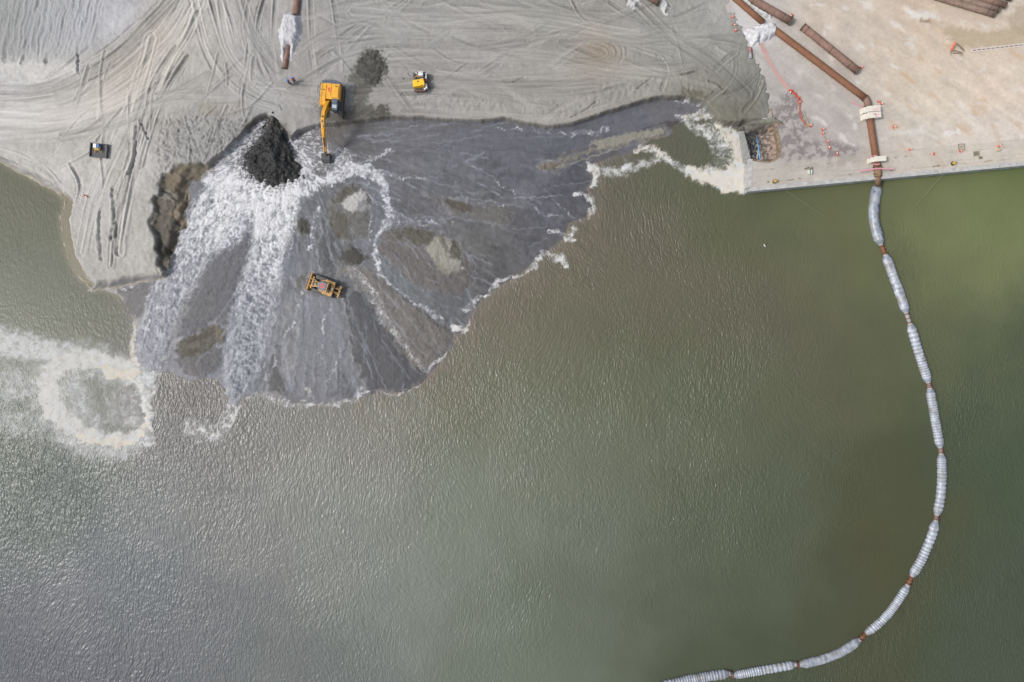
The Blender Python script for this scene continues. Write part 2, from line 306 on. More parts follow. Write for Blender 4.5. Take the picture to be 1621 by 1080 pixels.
# foam and white water: points with half-width, strength, tint (0 white .. 1 cream)
FOAM = [
    ([(425, 195, 5), (400, 220, 16), (375, 252, 26), (350, 285, 30)], .95, 0), ([(463, 232, 10), (478, 262, 20), (480, 285, 26), (455, 305, 36), (420, 305, 36), (380, 295, 40)], 1.05, 0),
    ([(440, 300, 44), (440, 345, 36), (430, 380, 26), (424, 420, 24), (414, 460, 32), (400, 520, 36), (388, 570, 32), (376, 610, 22), (362, 640, 10)], .66, 0),
    ([(370, 300, 42), (335, 345, 36), (318, 385, 30), (290, 430, 26), (262, 480, 30), (244, 530, 32), (238, 570, 26), (232, 610, 16)], .72, 0),
    ([(410, 330, 30), (385, 345, 40), (360, 370, 30)], .75, 0),
    ([(480, 250, 26), (510, 245, 34), (545, 258, 22), (580, 272, 14)], .62, 0), ([(500, 210, 14), (480, 225, 18), (475, 245, 16)], .62, 0),
    ([(470, 300, 22), (500, 295, 16), (530, 282, 12), (560, 270, 8), (580, 285, 3)], .9, 0),
    ([(560, 262, 8), (590, 272, 10), (608, 292, 8), (616, 318, 6), (618, 340, 9), (606, 362, 5), (597, 378, 3), (594, 400, 3), (600, 428, 3)], .85, 0),
    ([(545, 265, 4), (575, 258, 4), (600, 248, 4), (628, 240, 3)], .65, 0), ([(585, 290, 2), (590, 330, 2), (592, 350, 2), (586, 385, 3)], .62, 0),
    ([(600, 275, 8), (625, 282, 4), (670, 284, 2)], .55, 0), ([(618, 345, 14), (650, 355, 12), (690, 352, 10), (720, 358, 5)], .42, 0),
    ([(600, 430, 4), (615, 447, 3), (650, 475, 4), (680, 492, 5), (700, 505, 3)], .62, 0), ([(560, 432, 10), (582, 450, 10), (600, 480, 10), (622, 520, 8), (650, 560, 6), (676, 588, 4)], .55, .4),
    ([(740, 265, 3), (765, 270, 3), (782, 285, 3), (800, 296, 2)], .55, 0), ([(700, 312, 2), (750, 318, 2), (800, 325, 2)], .5, 0),
    ([(900, 212, 5), (930, 214, 6), (960, 208, 5)], .52, 0), ([(780, 205, 2), (850, 210, 3), (900, 214, 3)], .45, 0),
    ([(800, 300, 2), (850, 330, 3), (880, 345, 3), (925, 350, 2)], .45, 0), ([(860, 300, 1.5), (890, 335, 2), (912, 348, 2)], .5, 0),
    ([(495, 430, 3), (480, 480, 3), (462, 520, 3), (440, 560, 3), (425, 600, 4)], .6, 0), ([(507, 330, 4), (498, 350, 5), (500, 370, 4), (490, 400, 3)], .62, 0),
    ([(470, 345, 6), (462, 370, 6), (465, 395, 5)], .6, 0),
    ([(524, 480, 2), (512, 540, 3), (508, 580, 3), (520, 598, 3)], .42, 0), ([(540, 545, 4), (535, 580, 4), (520, 600, 4)], .45, 0), ([(552, 600, 4), (562, 615, 4), (570, 628, 3)], .55, 0),
    # waterline of the fan
    ([(385, 628, 5), (405, 622, 7), (430, 632, 6), (460, 641, 6), (500, 642, 5), (535, 639, 5), (560, 634, 4), (580, 624, 2.5), (598, 621, 2.5), (640, 622, 1.2), (668, 606, 1)], .64, 0),
    ([(486, 615, 3), (490, 628, 4), (485, 635, 4)], .7, .7), ([(572, 612, 2), (568, 624, 4)], .7, .4),
    ([(678, 583, 4), (690, 578, 6), (698, 568, 5), (706, 560, 2)], .88, .8), ([(717, 518, 5), (726, 524, 7), (738, 524, 6), (742, 510, 3)], .95, .9),
    ([(738, 492, 5), (748, 484, 6), (752, 472, 4), (770, 468, 3), (776, 458, 3)], .72, .7), ([(775, 460, 4), (790, 446, 7), (802, 444, 4), (822, 436, 4), (845, 425, 5), (856, 410, 4), (860, 402, 2)], .78, .6),
    ([(858, 400, 3), (872, 406, 6), (888, 412, 8), (896, 418, 4)], .82, .2), ([(866, 368, 4), (880, 368, 6), (895, 372, 6), (905, 380, 7), (905, 362, 4)], .78, .5),
    ([(914, 308, 5), (926, 308, 7), (938, 318, 6), (942, 328, 4), (934, 342, 3)], .84, .5), ([(930, 256, 4), (936, 266, 7), (946, 276, 9), (938, 292, 5)], .84, .7), ([(932, 335, 4), (930, 345, 4)], .7, .6),
    # inlet
    ([(950, 275, 9), (975, 272, 9), (1005, 265, 9), (1030, 256, 7), (1042, 250, 3)], .72, 0), ([(1005, 240, 6), (1020, 232, 7), (1040, 238, 8), (1055, 250, 6)], .8, .6),
    ([(1042, 245, 7), (1065, 258, 9), (1085, 268, 8)], .66, 0), ([(1070, 184, 4), (1085, 186, 8), (1108, 180, 10), (1122, 186, 6)], .78, .5), ([(1085, 192, 6), (1108, 205, 12), (1135, 215, 12), (1160, 232, 14)], .74, .2),
    ([(1092, 272, 10), (1120, 280, 14), (1150, 284, 20), (1172, 280, 26), (1183, 262, 26)], 1.25, .75), ([(1128, 292, 6), (1155, 297, 8), (1184, 299, 9)], 1.2, .8), ([(1135, 196, 6), (1150, 210, 12), (1162, 218, 14), (1172, 235, 18), (1180, 262, 24)], 1.1, .8),
    ([(1130, 205, 14), (1140, 250, 16)], .52, .1),
    # plume on the open water, left
    ([(213, 512, 4), (211, 545, 5), (213, 575, 7), (214, 595, 9)], .85, .8),
    ([(212, 585, 15), (190, 580, 16), (165, 572, 16), (135, 566, 17), (108, 568, 18), (88, 582, 19), (75, 603, 21), (76, 626, 22), (87, 648, 21), (104, 668, 19), (128, 684, 16), (156, 694, 14), (186, 698, 12), (213, 693, 10), (231, 680, 8), (238, 660, 7), (234, 640, 7), (226, 620, 8), (217, 600, 9)], 1.0, .35),
    ([(200, 590, 30), (150, 575, 36), (100, 575, 44), (72, 615, 44), (90, 665, 40), (140, 700, 32), (190, 710, 26), (230, 695, 16)], .56, .1),
    ([(215, 588, 9), (190, 592, 11), (172, 588, 9), (158, 582, 6)], 1.25, 1), ([(125, 688, 8), (160, 700, 9), (200, 702, 8), (228, 686, 8), (234, 664, 6)], 1.15, .9),
    ([(110, 566, 18), (70, 554, 22), (25, 546, 26), (-40, 540, 30)], .82, .1), ([(215, 590, 5), (160, 562, 7), (100, 546, 9), (50, 542, 8), (0, 524, 9), (-40, 510, 10)], .62, 0),
    ([(80, 610, 40), (30, 612, 40), (-30, 620, 50)], .5, 0), ([(100, 670, 30), (50, 672, 30), (0, 660, 30)], .4, 0), ([(120, 600, 26), (124, 640, 26), (150, 668, 18)], .55, 0), ([(185, 600, 14), (205, 625, 12), (200, 655, 14)], .42, .1),
    ([(206, 605, 7), (192, 612, 6), (182, 624, 6), (186, 640, 6), (200, 648, 6), (196, 660, 5), (178, 668, 6), (160, 670, 6)], .46, .2), ([(170, 602, 4), (164, 616, 3), (172, 645, 4), (166, 656, 5)], .4, .2),
    ([(214, 604, 14), (222, 622, 16), (214, 645, 18), (196, 662, 18), (222, 672, 10)], .5, .2), ([(190, 628, 22), (180, 655, 20)], .4, .1), ([(236, 600, 5), (244, 616, 4), (238, 630, 5)], .7, .1),
    ([(300, 672, 12), (320, 685, 18), (345, 690, 16), (356, 670, 12), (362, 650, 9), (375, 645, 7)], .56, .1), ([(335, 686, 3), (352, 682, 4), (368, 664, 3), (382, 640, 4)], .8, .5),
    ([(140, 460, 2), (165, 459, 3), (190, 456, 3), (215, 454, 2)], .6, 0), ([(170, 545, 6), (175, 570, 5)], .5, 0),
    ([(1060, 163, 1.2), (1085, 163, 1.4), (1108, 170, 1.4), (1124, 186, 1.6), (1131, 198, 1.4)], .75, 0), ([(262, 444, 2), (276, 425, 3), (283, 395, 4), (292, 372, 5), (298, 330, 4)], .62, 0),
    ([(1196, 225, 4), (1196, 235, 6), (1194, 245, 4)], .56, .3),
]
def foam_field(X, Y):
    F = np.zeros(X.shape); T = np.zeros(X.shape)
    for pts, st, tint in FOAM:
        far = max(p[2] for p in pts)*1.7+3
        m, d, s, wd = brush(pts, X, Y, far)
        f = st*(1-ss(0.35, 1.5, np.abs(d)/wd)); k = f > F[m]
        idx = m[k]; F[idx] = f[k]; T[idx] = tint
    return F, T
def foam_amount(X, Y):
    wx = fbm(X/22, Y/22, 3, 3)*7+fbm(X/6, Y/6, 2, 13)*2.2; wy = fbm(X/22, Y/22, 3, 8)*7+fbm(X/6, Y/6, 2, 18)*2.2
    F, T = foam_field(X+wx, Y+wy); T = T*np.where((X > 560) & (X < 1000), .45, 1.0); F = F*np.where((X > 560) & (X < 960) & (Y > 250), .93+.35*fbm(X/13, Y/13, 2, 43), 1.0)
    r = np.hypot(X-440, Y-215)+1; th = np.arctan2(Y-215, X-440)
    st = noise(th*34+wx*0.12, r/26, 21)*0.6+noise(th*70+wx*0.2, r/14, 25)*0.4
    rg = ridge((X+wx*1.3)/6.5, (Y+wy*1.3)/6.5, 3, 31)-0.55
    fine = fbm(X/2.2, Y/2.2, 2, 37)
    cl = fbm(X/11, Y/11, 3, 41)
    st2 = (ridge(th*15+cl*.9+wx*.05, r/30+wy*.08, 3, 45)-.55)*1.5+noise(th*50+cl*1.8, r/13+wx*.1, 47)*.35
    n_ = np.where((X > 200) & (X < 520) & (Y > 200) & (Y < 660), rg*0.35+st2*0.75+fine*0.2+cl*0.5, rg*0.85+st*0.3+fine*0.3+cl*0.5)
    river = (X > 200) & (X < 520) & (Y > 200)
    m = ss(0.36, 1.0, F+n_*np.where(river, 0.85, 0.62)*np.clip(1.3-F*0.5, 0.4, 1))*ss(0.02, 0.2, F)
    return m, F, T, n_

# ---------------------------------------------------------------- ground
RB = [(-100, 100, (180, 178, 172)), (20, 40, (156, 157, 154)), (10, 90, (142, 143, 140)), (70, 50, (166, 167, 168)), (130, 40, (176, 177, 180)), (180, 20, (184, 184, 187)), (60, 120, (198, 196, 190)), (10, 125, (210, 208, 206)), (10, 170, (200, 196, 190)),
      (90, 175, (193, 188, 180)), (160, 150, (190, 185, 174)), (200, 110, (182, 175, 162)), (250, 60, (186, 180, 168)), (290, 80, (186, 182, 172)), (340, 60, (184, 180, 174)), (400, 60, (174, 172, 168)),
      (60, 235, (192, 188, 181)), (110, 290, (198, 195, 190)), (120, 250, (188, 184, 176)), (150, 330, (184, 181, 176)), (130, 380, (178, 175, 168)), (200, 300, (182, 179, 172)), (200, 400, (178, 175, 168)), (230, 430, (182, 178, 170)),
      (240, 240, (186, 183, 178)), (260, 180, (180, 177, 168)), (340, 180, (174, 171, 164)), (300, 215, (160, 158, 156)), (350, 205, (158, 157, 154)), (400, 185, (164, 162, 158)), (430, 150, (176, 174, 170)),
      (480, 150, (166, 163, 158)), (470, 190, (165, 164, 162)), (500, 60, (172, 169, 164)), (560, 30, (168, 166, 162)), (600, 60, (170, 168, 163)), (540, 100, (170, 168, 164)), (640, 160, (166, 163, 158)), (700, 60, (168, 166, 161)), (700, 120, (166, 163, 158)), (760, 180, (168, 165, 158)),
      (800, 90, (166, 163, 157)), (860, 30, (165, 163, 156)), (900, 170, (170, 166, 157)), (960, 85, (158, 150, 138)), (1000, 40, (168, 166, 160)), (1050, 80, (164, 162, 154)), (1000, 140, (166, 163, 154)), (1100, 60, (166, 165, 158)), (1150, 20, (182, 180, 174)),
      (1100, 130, (158, 156, 146)), (1160, 110, (154, 153, 144)), (1180, 160, (134, 133, 122)), (1150, 180, (128, 126, 114)), (1200, 140, (140, 139, 130)), (1110, 150, (132, 128, 114)), (1300, 100, (165, 160, 152))]
DB = [(560, 225, (98, 99, 105)), (540, 205, (104, 101, 97)), (650, 215, (108, 109, 116)), (760, 230, (104, 106, 115)), (880, 235, (100, 103, 113)), (980, 195, (106, 108, 118)), (1080, 175, (112, 113, 120)), (700, 270, (106, 108, 115)), (800, 290, (100, 102, 110)),
      (650, 310, (104, 105, 111)), (860, 330, (98, 99, 108)), (780, 340, (104, 105, 108)), (850, 380, (96, 97, 102)), (760, 400, (104, 103, 104)), (700, 470, (106, 109, 114)), (630, 460, (108, 113, 118)), (780, 440, (95, 95, 98)), (480, 470, (114, 116, 122)), (500, 520, (122, 124, 128)), (470, 600, (126, 126, 128)), (540, 560, (118, 119, 124)),
      (520, 400, (98, 100, 104)), (590, 330, (110, 114, 124)), (440, 420, (112, 116, 128)), (280, 450, (110, 112, 120)), (250, 540, (118, 120, 130)), (380, 560, (104, 110, 124)), (220, 480, (124, 122, 122)), (350, 400, (112, 115, 126)), (320, 480, (112, 112, 114)), (960, 245, (94, 94, 100)), (920, 330, (90, 91, 98)), (1110, 230, (96, 98, 84))]
TRACKS = [  # centreline, half-width, line spacing, relief, tone
    ([(-30, 150), (60, 148), (120, 128), (180, 92), (230, 48), (285, -10)], 14, 3.5, .16, -.13), ([(-30, 135), (60, 136), (118, 116), (175, 78), (225, 35), (265, -10)], 7, 4, .2, .04),
    ([(-30, 172), (90, 172), (160, 145), (220, 100), (275, 50), (305, -10)], 22, 5, .09, .03), ([(-30, 205), (80, 202), (160, 180), (220, 150), (260, 125)], 26, 6, .07, .03),
    ([(305, -10), (315, 40), (328, 85), (352, 125), (395, 158), (440, 172)], 9, 4, .16, .08), ([(330, -10), (345, 45), (362, 95), (400, 130), (440, 150)], 7, 4, .14, -.05),
    ([(350, -10), (368, 40), (372, 60)], 5, 3, .14, .06), ([(310, 20), (300, 50), (268, 100), (250, 150), (232, 200), (215, 260), (200, 330), (190, 400)], 9, 4.5, .2, .05),
    ([(275, 75), (245, 120), (226, 170), (208, 230), (196, 300), (180, 360), (176, 420)], 7, 4, .2, -.05), ([(295, 90), (262, 140), (238, 205), (222, 260)], 8, 4, .16, -.04),
    ([(205, 140), (204, 200), (212, 250), (182, 300), (178, 350)], 5, 3, .2, .07), ([(240, 165), (290, 155), (340, 158), (385, 155)], 8, 4, .12, .05), ([(250, 150), (300, 140), (352, 134)], 5, 3, .12, .03),
    ([(110, 260), (128, 290), (122, 320)], 5, 3, .15, .06), ([(160, 250), (166, 300), (150, 320)], 4, 3, .15, .06),
    ([(100, 300), (75, 268), (40, 245), (0, 232)], 4, 3, .12, .08), ([(-10, 248), (50, 270), (95, 300), (103, 330)], 5, 2.5, .15, .02),
    ([(560, 55), (680, 50), (820, 52), (930, 55), (972, 65), (984, 85), (972, 103), (900, 112), (780, 122), (650, 118)], 11, 4, .12, .06),
    ([(600, 75), (760, 72), (900, 64), (955, 72), (966, 86), (950, 96), (850, 96)], 7, 3.5, .1, -.05),
    ([(690, 80), (720, 100), (760, 102), (800, 84), (860, 66)], 4, 3, .12, .06), ([(600, 0), (700, 8), (820, 28), (900, 40), (1020, 70), (1100, 85)], 9, 4, .09, .05), ([(640, 20), (800, 12), (1000, 22)], 8, 4, .08, -.04),
    ([(700, 0), (760, 30), (850, 40), (960, 60), (1060, 95)], 6, 4, .09, .04), ([(640, 150), (720, 147), (800, 157), (870, 168), (912, 178)], 5, 5, .2, -.03), ([(800, 130), (900, 128), (1000, 105), (1100, 100)], 10, 4, .09, .04),
    ([(620, 140), (700, 138), (800, 142), (900, 148)], 7, 3.5, .08, .04), ([(540, 60), (590, 30), (640, 0)], 9, 4, .14, .04), ([(500, 90), (560, 50), (620, 25), (660, -10)], 6, 4, .14, -.03), ([(510, 110), (550, 90), (600, 80)], 6, 3, .12, .04),
    ([(420, -10), (405, 40), (408, 90), (425, 125)], 6, 3, .14, -.03), ([(435, -10), (430, 60), (440, 120)], 5, 3, .1, .03), ([(395, -10), (385, 40), (395, 80)], 8, 3, .1, .04), ([(490, -10), (492, 60), (500, 110), (498, 150)], 7, 4, .1, .04), ([(525, -10), (535, 60), (540, 110)], 6, 4, .1, -.03),
    ([(410, 135), (470, 140), (500, 120)], 6, 3, .1, .03), ([(1120, 160), (1160, 130), (1165, 90), (1140, 75)], 8, 5, .12, .04), ([(1135, 110), (1150, 95), (1165, 85)], 8, 4, .1, .03), ([(1050, 140), (1060, 110), (1045, 90)], 6, 4, .1, .03),
    ([(900, -10), (925, 40), (1010, 50)], 5, 3, .1, .04), ([(950, -5), (1000, 30), (1060, 35), (1120, 20)], 7, 4, .1, -.03), ([(560, 190), (600, 165), (650, 158), (760, 160)], 7, 4, .1, .03),
    ([(1180, 175), (1200, 150), (1212, 110), (1205, 70)], 6, 4, .14, .04), ([(1150, 150), (1180, 140), (1205, 110)], 5, 4, .12, -.05),
]
rr = random.Random(11)
for _ in range(64):
    x0 = rr.uniform(480, 1120); y0 = rr.uniform(-5, 140); a = rr.gauss(0, .35)+(math.pi if rr.random() < .5 else 0); L = rr.uniform(60, 200); k = rr.uniform(-.006, .006)
    P = []; x, y = x0, y0
    for i in range(6): P.append((x, y)); x += math.cos(a)*L/5; y += math.sin(a)*L/5; a += k*L/5
    TRACKS.append((P, rr.uniform(3, 8), rr.uniform(2.5, 4), rr.uniform(.03, .07), rr.uniform(-.05, .08)))
for _ in range(40):
    x0 = rr.uniform(110, 460); y0 = rr.uniform(60, 240); a = rr.gauss(1.9, .5); L = rr.uniform(30, 110); k = rr.uniform(-.01, .01)
    P = []; x, y = x0, y0
    for i in range(6): P.append((x, y)); x += math.cos(a)*L/5; y += math.sin(a)*L/5; a += k*L/5
    TRACKS.append((P, rr.uniform(2.5, 6), rr.uniform(2.5, 3.5), rr.uniform(.04, .09), rr.uniform(-.05, .09)))
for P, hw, am, tn in (([(560, 20), (700, 30), (850, 22), (1000, 60), (1110, 60)], 14, .06, .08), ([(620, 90), (740, 84), (880, 92), (960, 110), (1060, 120)], 13, .05, .07), ([(-20, 185), (90, 188), (170, 168), (250, 110), (310, 20), (320, -10)], 16, .05, .09), ([(345, -10), (352, 50), (372, 100), (430, 150), (500, 160)], 12, .06, .08),
                        ([(560, 140), (700, 130), (850, 140), (950, 135)], 12, .05, -.06), ([(1000, 0), (1060, 60), (1130, 100), (1180, 150)], 14, .06, -.06), ([(380, -10), (400, 60), (440, 110)], 12, .05, -.07), ([(240, 60), (215, 150), (190, 220), (150, 300), (130, 400)], 14, .06, .07), ([(640, 178), (760, 180), (880, 190), (960, 165)], 9, .05, .05), ([(100, 215), (180, 200), (260, 160), (330, 120)], 10, .05, -.06)):
    TRACKS.append((P, hw, 4.2, am, tn))
GROOVES = [([(38, -5), (28, 30), (8, 95)], 3), ([(62, -5), (52, 40), (34, 100)], 1.6), ([(76, -5), (70, 40), (60, 82)], 2), ([(90, 22), (84, 55), (73, 98)], 2.4), ([(106, -5), (102, 30), (98, 62), (90, 84)], 2.2),
           ([(119, -5), (114, 50), (106, 76)], 1.6), ([(123, 66), (123, 90), (124, 114)], 1.6), ([(136, -5), (132, 40)], 1.2), ([(15, -5), (5, 40), (-10, 90)], 2.5), ([(148, -5), (146, 24)], 1.2),
           ([(178, 300), (182, 350), (176, 380)], 2), ([(158, 335), (157, 380), (160, 410)], 2), ([(184, 352), (184, 400)], 1.8), ([(216, 200), (214, 250), (205, 275)], 2), ([(222, 190), (234, 220)], 1.5),
           ([(812, 130), (830, 122)], 1), ([(1010, 140), (1020, 132), (1032, 124)], 1.3), ([(1080, 118), (1092, 116), (1100, 113)], 1.3), ([(1122, 128), (1135, 132), (1146, 142)], 1.4), ([(905, 186), (925, 176), (945, 160)], 1.2)]
DAMP = [  # damp patches: polygon, colour, softness
    ([(564, 96), (576, 80), (593, 77), (608, 90), (614, 108), (608, 124), (596, 138), (578, 132), (562, 116)], (94, 93, 87), 4),
    ([(1076, 142), (1112, 145), (1118, 156), (1098, 160), (1080, 152)], (112, 108, 94), 3), ([(1128, 168), (1160, 165), (1200, 160), (1200, 200), (1140, 198), (1128, 190)], (122, 120, 108), 8),
    ([(500, 165), (510, 200), (545, 204), (600, 196), (627, 188), (612, 172), (590, 170), (560, 175), (540, 172), (520, 180)], (104, 101, 95), 7),
    ([(548, 120), (562, 112), (590, 140), (582, 165), (600, 172), (580, 196), (548, 196), (560, 160), (562, 140)], (108, 106, 100), 6),
    ([(594, 168), (612, 168), (626, 190), (600, 194), (588, 186)], (92, 90, 84), 4),
    ([(0, 95), (120, 100), (130, 122), (60, 128), (0, 122)], (204, 202, 198), 8), ([(160, 20), (205, 0), (210, 30), (180, 55), (155, 62)], (190, 190, 192), 8),
    ([(310, 165), (335, 158), (348, 172), (330, 185), (312, 178)], (158, 154, 144), 4), ([(190, 215), (206, 212), (208, 235), (190, 240)], (166, 163, 156), 4), ([(930, 70), (960, 66), (976, 85), (958, 100), (930, 98)], (156, 146, 132), 8),
    ([(340, 160), (385, 160), (380, 180), (350, 182)], (164, 160, 152), 4), ([(445, 185), (470, 178), (485, 195), (470, 215), (455, 212)], (158, 156, 152), 5)]
def land_height_only(X, Y):
    return 2.2*ss(0, 8, sdf(LAND, X, Y))
def base_height(X, Y, full=False):
    wx = fbm(X/16, Y/16, 3, 51)*4.0; wy = fbm(X/16, Y/16, 3, 57)*4.0
    Xw, Yw = X+wx*0.7, Y+wy*0.7
    dL = sdf(LAND, Xw, Yw); dD = sdf(DELTA, Xw, Yw)
    dU = np.maximum(dD, dL)
    hD = np.where(dU > 0, np.clip(dU*0.011, 0, 0.75), np.clip(dU*0.06, -1.6, 0))
    wl = mix(5.0, 16.0, ss(270, 250, X)*ss(230, 260, Y))
    beach = wl > 10
    h = mix(hD, 2.2, ss(0, 1, dL/wl))
    sc = sdf(SCARP, X+fbm(X/26, Y/26, 2, 63)*9+noise(X/7, Y/7, 64)*1.2, Y+fbm(X/26, Y/26, 2, 66)*9+noise(X/7, Y/7, 65)*1.2, 20)
    scm = ss(-2.2, 6.0, sc+noise(X/4, Y/4, 69)*1.0)
    cx_ = 262+np.interp(Y, [260, 300, 340, 380, 420], [45, 10, 8, 2, 4])+8*np.sin(Y/17+.6)+fbm(X/30, Y/18, 2, 70)*16
    steps = ss(-3, 3, X-cx_)*-.0+.45*np.exp(-((X-cx_)/9)**2)+fbm(X/20, Y/9, 2, 71)*0.12
    hs_ = 0.25+1.15*(1-ss(-24, 24, X-cx_))+ss(300, 255, Y)*.5+steps
    h = mix(h, np.minimum(hs_, 2.2), scm)
    return h, dL, dD, sc, scm
PXS = axis([(-300, -36, 12), (-36, 1244, 1.25), (1244, 1720, 8)], -1500, 3200)
PYS = axis([(-300, -16, 12), (-16, 724, 1.25), (724, 1400, 20)], -1500, 2600)
gx = (PXS-810.5)*0.1; gy = (540-PYS)*0.1
GX, GY = np.meshgrid(gx, gy[::-1]); gxf, gyf = GX.ravel(), GY.ravel()
X0 = gxf*10+810.5; Y0 = 540-gyf*10
z0 = land_height_only(X0, Y0)
X = 810.5+gxf*10*H/(H-z0); Y = 540-gyf*10*H/(H-z0)
h, dL, dD, sc, scm = base_height(X, Y)
BX = np.interp(Y, [-3000, -40, 20, 70, 110, 150, 165, 3000], [1150, 1150, 1166, 1190, 1208, 1219, 1223, 1223])+fbm(X/10, Y/10, 3, 47)*7   # where the sand gives way to paving
over = ss(5, -7, X-BX)                    # 1 where sand lies over the paving
land = ss(0.5, 3, dL)
quay = ss(-4, 4, (X-mix(1165, 1222, np.clip((Y+40)/200, 0, 1))))            # sand thins out over the paving
col = mix(rbf(DB, X, Y, 3.4), rbf(RB, X, Y, 3.2)*np.array([[.992, 1.0, 1.02]]), land[:, None])
col = col*mix(np.array([[1.015, 1.0, .955]]), 1.0, land[:, None])
col = col*mix(1.0, mix(1.0, .89, ss(200, 560, X)), land)[:, None]
# dry sand: broad tone, tracks, grooves
tone = fbm(X/45, Y/45, 4, 2)*0.11+fbm(X/9, Y/9, 4, 4)*0.06+noise(X/2.6, Y/2.6, 6)*0.035
rel = fbm(X/30, Y/30, 3, 90)*0.12+fbm(X/7, Y/7, 3, 92)*0.06
rel += ridge(X/14+fbm(X/30, Y/30, 2, 95), Y/14, 3, 94)*0.10*ss(200, 260, X)*ss(150, 200, Y)*ss(480, 420, X)
for pts, hw, sp, am, tn in TRACKS:
    m, d, s, wd = brush(pts, X, Y, hw*1.4+2)
    e = (1-ss(0.75, 1.15, np.abs(d)/hw+noise(s/14, d/5, 77)*0.25))*land[m]*(1-scm[m])
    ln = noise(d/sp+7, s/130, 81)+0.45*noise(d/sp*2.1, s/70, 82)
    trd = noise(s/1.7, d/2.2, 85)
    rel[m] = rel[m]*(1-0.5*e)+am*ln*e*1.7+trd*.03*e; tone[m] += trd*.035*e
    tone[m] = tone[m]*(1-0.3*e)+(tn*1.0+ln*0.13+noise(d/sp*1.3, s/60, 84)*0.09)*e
for pts, hw in GROOVES:
    m, d, s, wd = brush(pts, X+noise(X/8, Y/8, 5)*2, Y, hw*3+3)
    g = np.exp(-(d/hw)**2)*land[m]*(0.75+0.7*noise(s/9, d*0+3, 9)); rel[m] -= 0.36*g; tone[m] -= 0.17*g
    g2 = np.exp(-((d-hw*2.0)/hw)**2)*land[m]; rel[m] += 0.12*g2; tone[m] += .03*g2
cr_ = ss(235, 260, X)*ss(425, 380, X)*ss(165, 190, Y)*(dL > 0)*(1-scm); cn = ridge(X/11+fbm(X/16, Y/16, 2, 96)*1.2, Y/15, 3, 97)-.5
rel += cn*cr_*.28; tone += (cn*.16-.07)*cr_
pk2 = np.exp(-((X-412)/22)**2-((Y-205)/13)**2)+np.exp(-((X-455)/12)**2-((Y-208)/16)**2)
col = mix(col, A(104, 98, 88)[None], (ss(.2, .8, pk2)*land*.85)[:, None]); rel -= ss(.1, 1, pk2)*.5
tone += ridge(X/24+fbm(X/20, Y/20, 2, 98), Y/24, 3, 99)*.05*ss(110, 140, X)*ss(460, 400, X)-.02
# furrowed bed, top left
fm = sdf([(-300, -300), (205, -300), (165, 60), (128, 92), (60, 100), (-300, 108)], X, Y); fm = ss(0, 18, fm)
fd = noise((X+Y*0.22+noise(X/30, Y/30, 3)*5)/4.2, Y/85, 101)+0.6*noise((X+Y*0.22)/2.1, Y/60, 103)
rel = mix(rel, fd*0.13+ridge(X/9, Y/16, 2, 104)*.08, fm*0.85); tone = mix(tone, fd*0.06+fbm(X/40, Y/40, 2, 5)*.04, fm)
for poly, c, sf in DAMP:
    d = sdf(poly, X+fbm(X/9, Y/9, 3, 111)*9, Y+fbm(X/9, Y/9, 3, 114)*9, 30); k = ss(-sf, sf, d+fbm(X/4, Y/4, 2, 116)*sf*.8)*land
    col = mix(col, A(*c)[None], (k*0.92)[:, None])
edge = (1-ss(1, 7+fbm(X/12, Y/12, 2, 117)*6, dL))*land*(1-scm)               # crumbling damp lip of the bank
edge = edge*np.where((X > 500) & (X < 1250), 1, 0.55)
col = mix(col, A(112, 105, 92)[None], (edge*0.75)[:, None]); rel -= edge*0.25*np.abs(fbm(X/6, Y/6, 2, 119))
bluff = ss(10, 30, dL)*(1-ss(30, 60, dL))*ss(620, 700, X)*ss(1180, 1100, X)*ss(100, 140, Y)
rel += ridge(X/12+Y/30, Y/16-X/40, 3, 121)*0.12*bluff
wx_s = fbm(X/24, Y/24, 2, 671)*4
# the slumped dark bank
scol = mix(A(106, 100, 90), A(132, 124, 110), ss(-.35, .5, fbm(X/20, Y/20, 2, 131)*.7+((X-266)/40)+(300-Y)/90)[:, None])
lay = noise((X*.5+Y)/3.2+fbm(X/22, Y/22, 2, 133)*5, (X-Y)/60, 135)*.5+.5
col = mix(col, scol*(1+0.06*(lay-0.5))[:, None], scm[:, None]); rel = mix(rel, fbm(X/8, Y/5, 3, 136)*.12, scm)
TER = [([(246, 300), (252, 286), (262, 272), (274, 262), (293, 255), (332, 260), (338, 270), (306, 292), (301, 304), (290, 300), (280, 310), (268, 304)], (124, 115, 99), .0), ([(236, 300), (268, 306), (277, 316), (266, 330), (262, 340), (276, 352), (285, 366), (282, 392), (280, 412), (272, 438), (258, 436), (244, 416), (240, 382), (234, 352)], (112, 107, 98), -.02),
       ([(248, 298), (264, 299), (278, 307), (278, 318), (262, 317), (246, 309)], (138, 134, 124), .12), ([(281, 312), (297, 304), (299, 330), (294, 363), (286, 365), (277, 350), (265, 338), (269, 328), (280, 321)], (142, 130, 113), .10), ([(236, 380), (250, 384), (262, 388), (270, 400), (262, 412), (250, 408), (240, 410)], (80, 77, 70), -.04), ([(258, 412), (272, 404), (276, 420), (268, 434)], (116, 108, 96), .04)]
for i, (poly, c, dz_) in enumerate(TER):
    d = sdf(poly, X+fbm(X/8, Y/8, 3, 631+i)*4, Y+fbm(X/8, Y/8, 3, 641+i)*4, 14); k = ss(-1, 1.2, d)*scm; v_ = noise((X*.4+Y)/2.4+wx_s, (X-Y)/30, 651+i)*.07+fbm(X/4, Y/4, 3, 661+i)*.07
    col = mix(col, A(*c)[None]*(1+v_)[:, None], (k*.9)[:, None]); rel += k*dz_+v_*k*.3
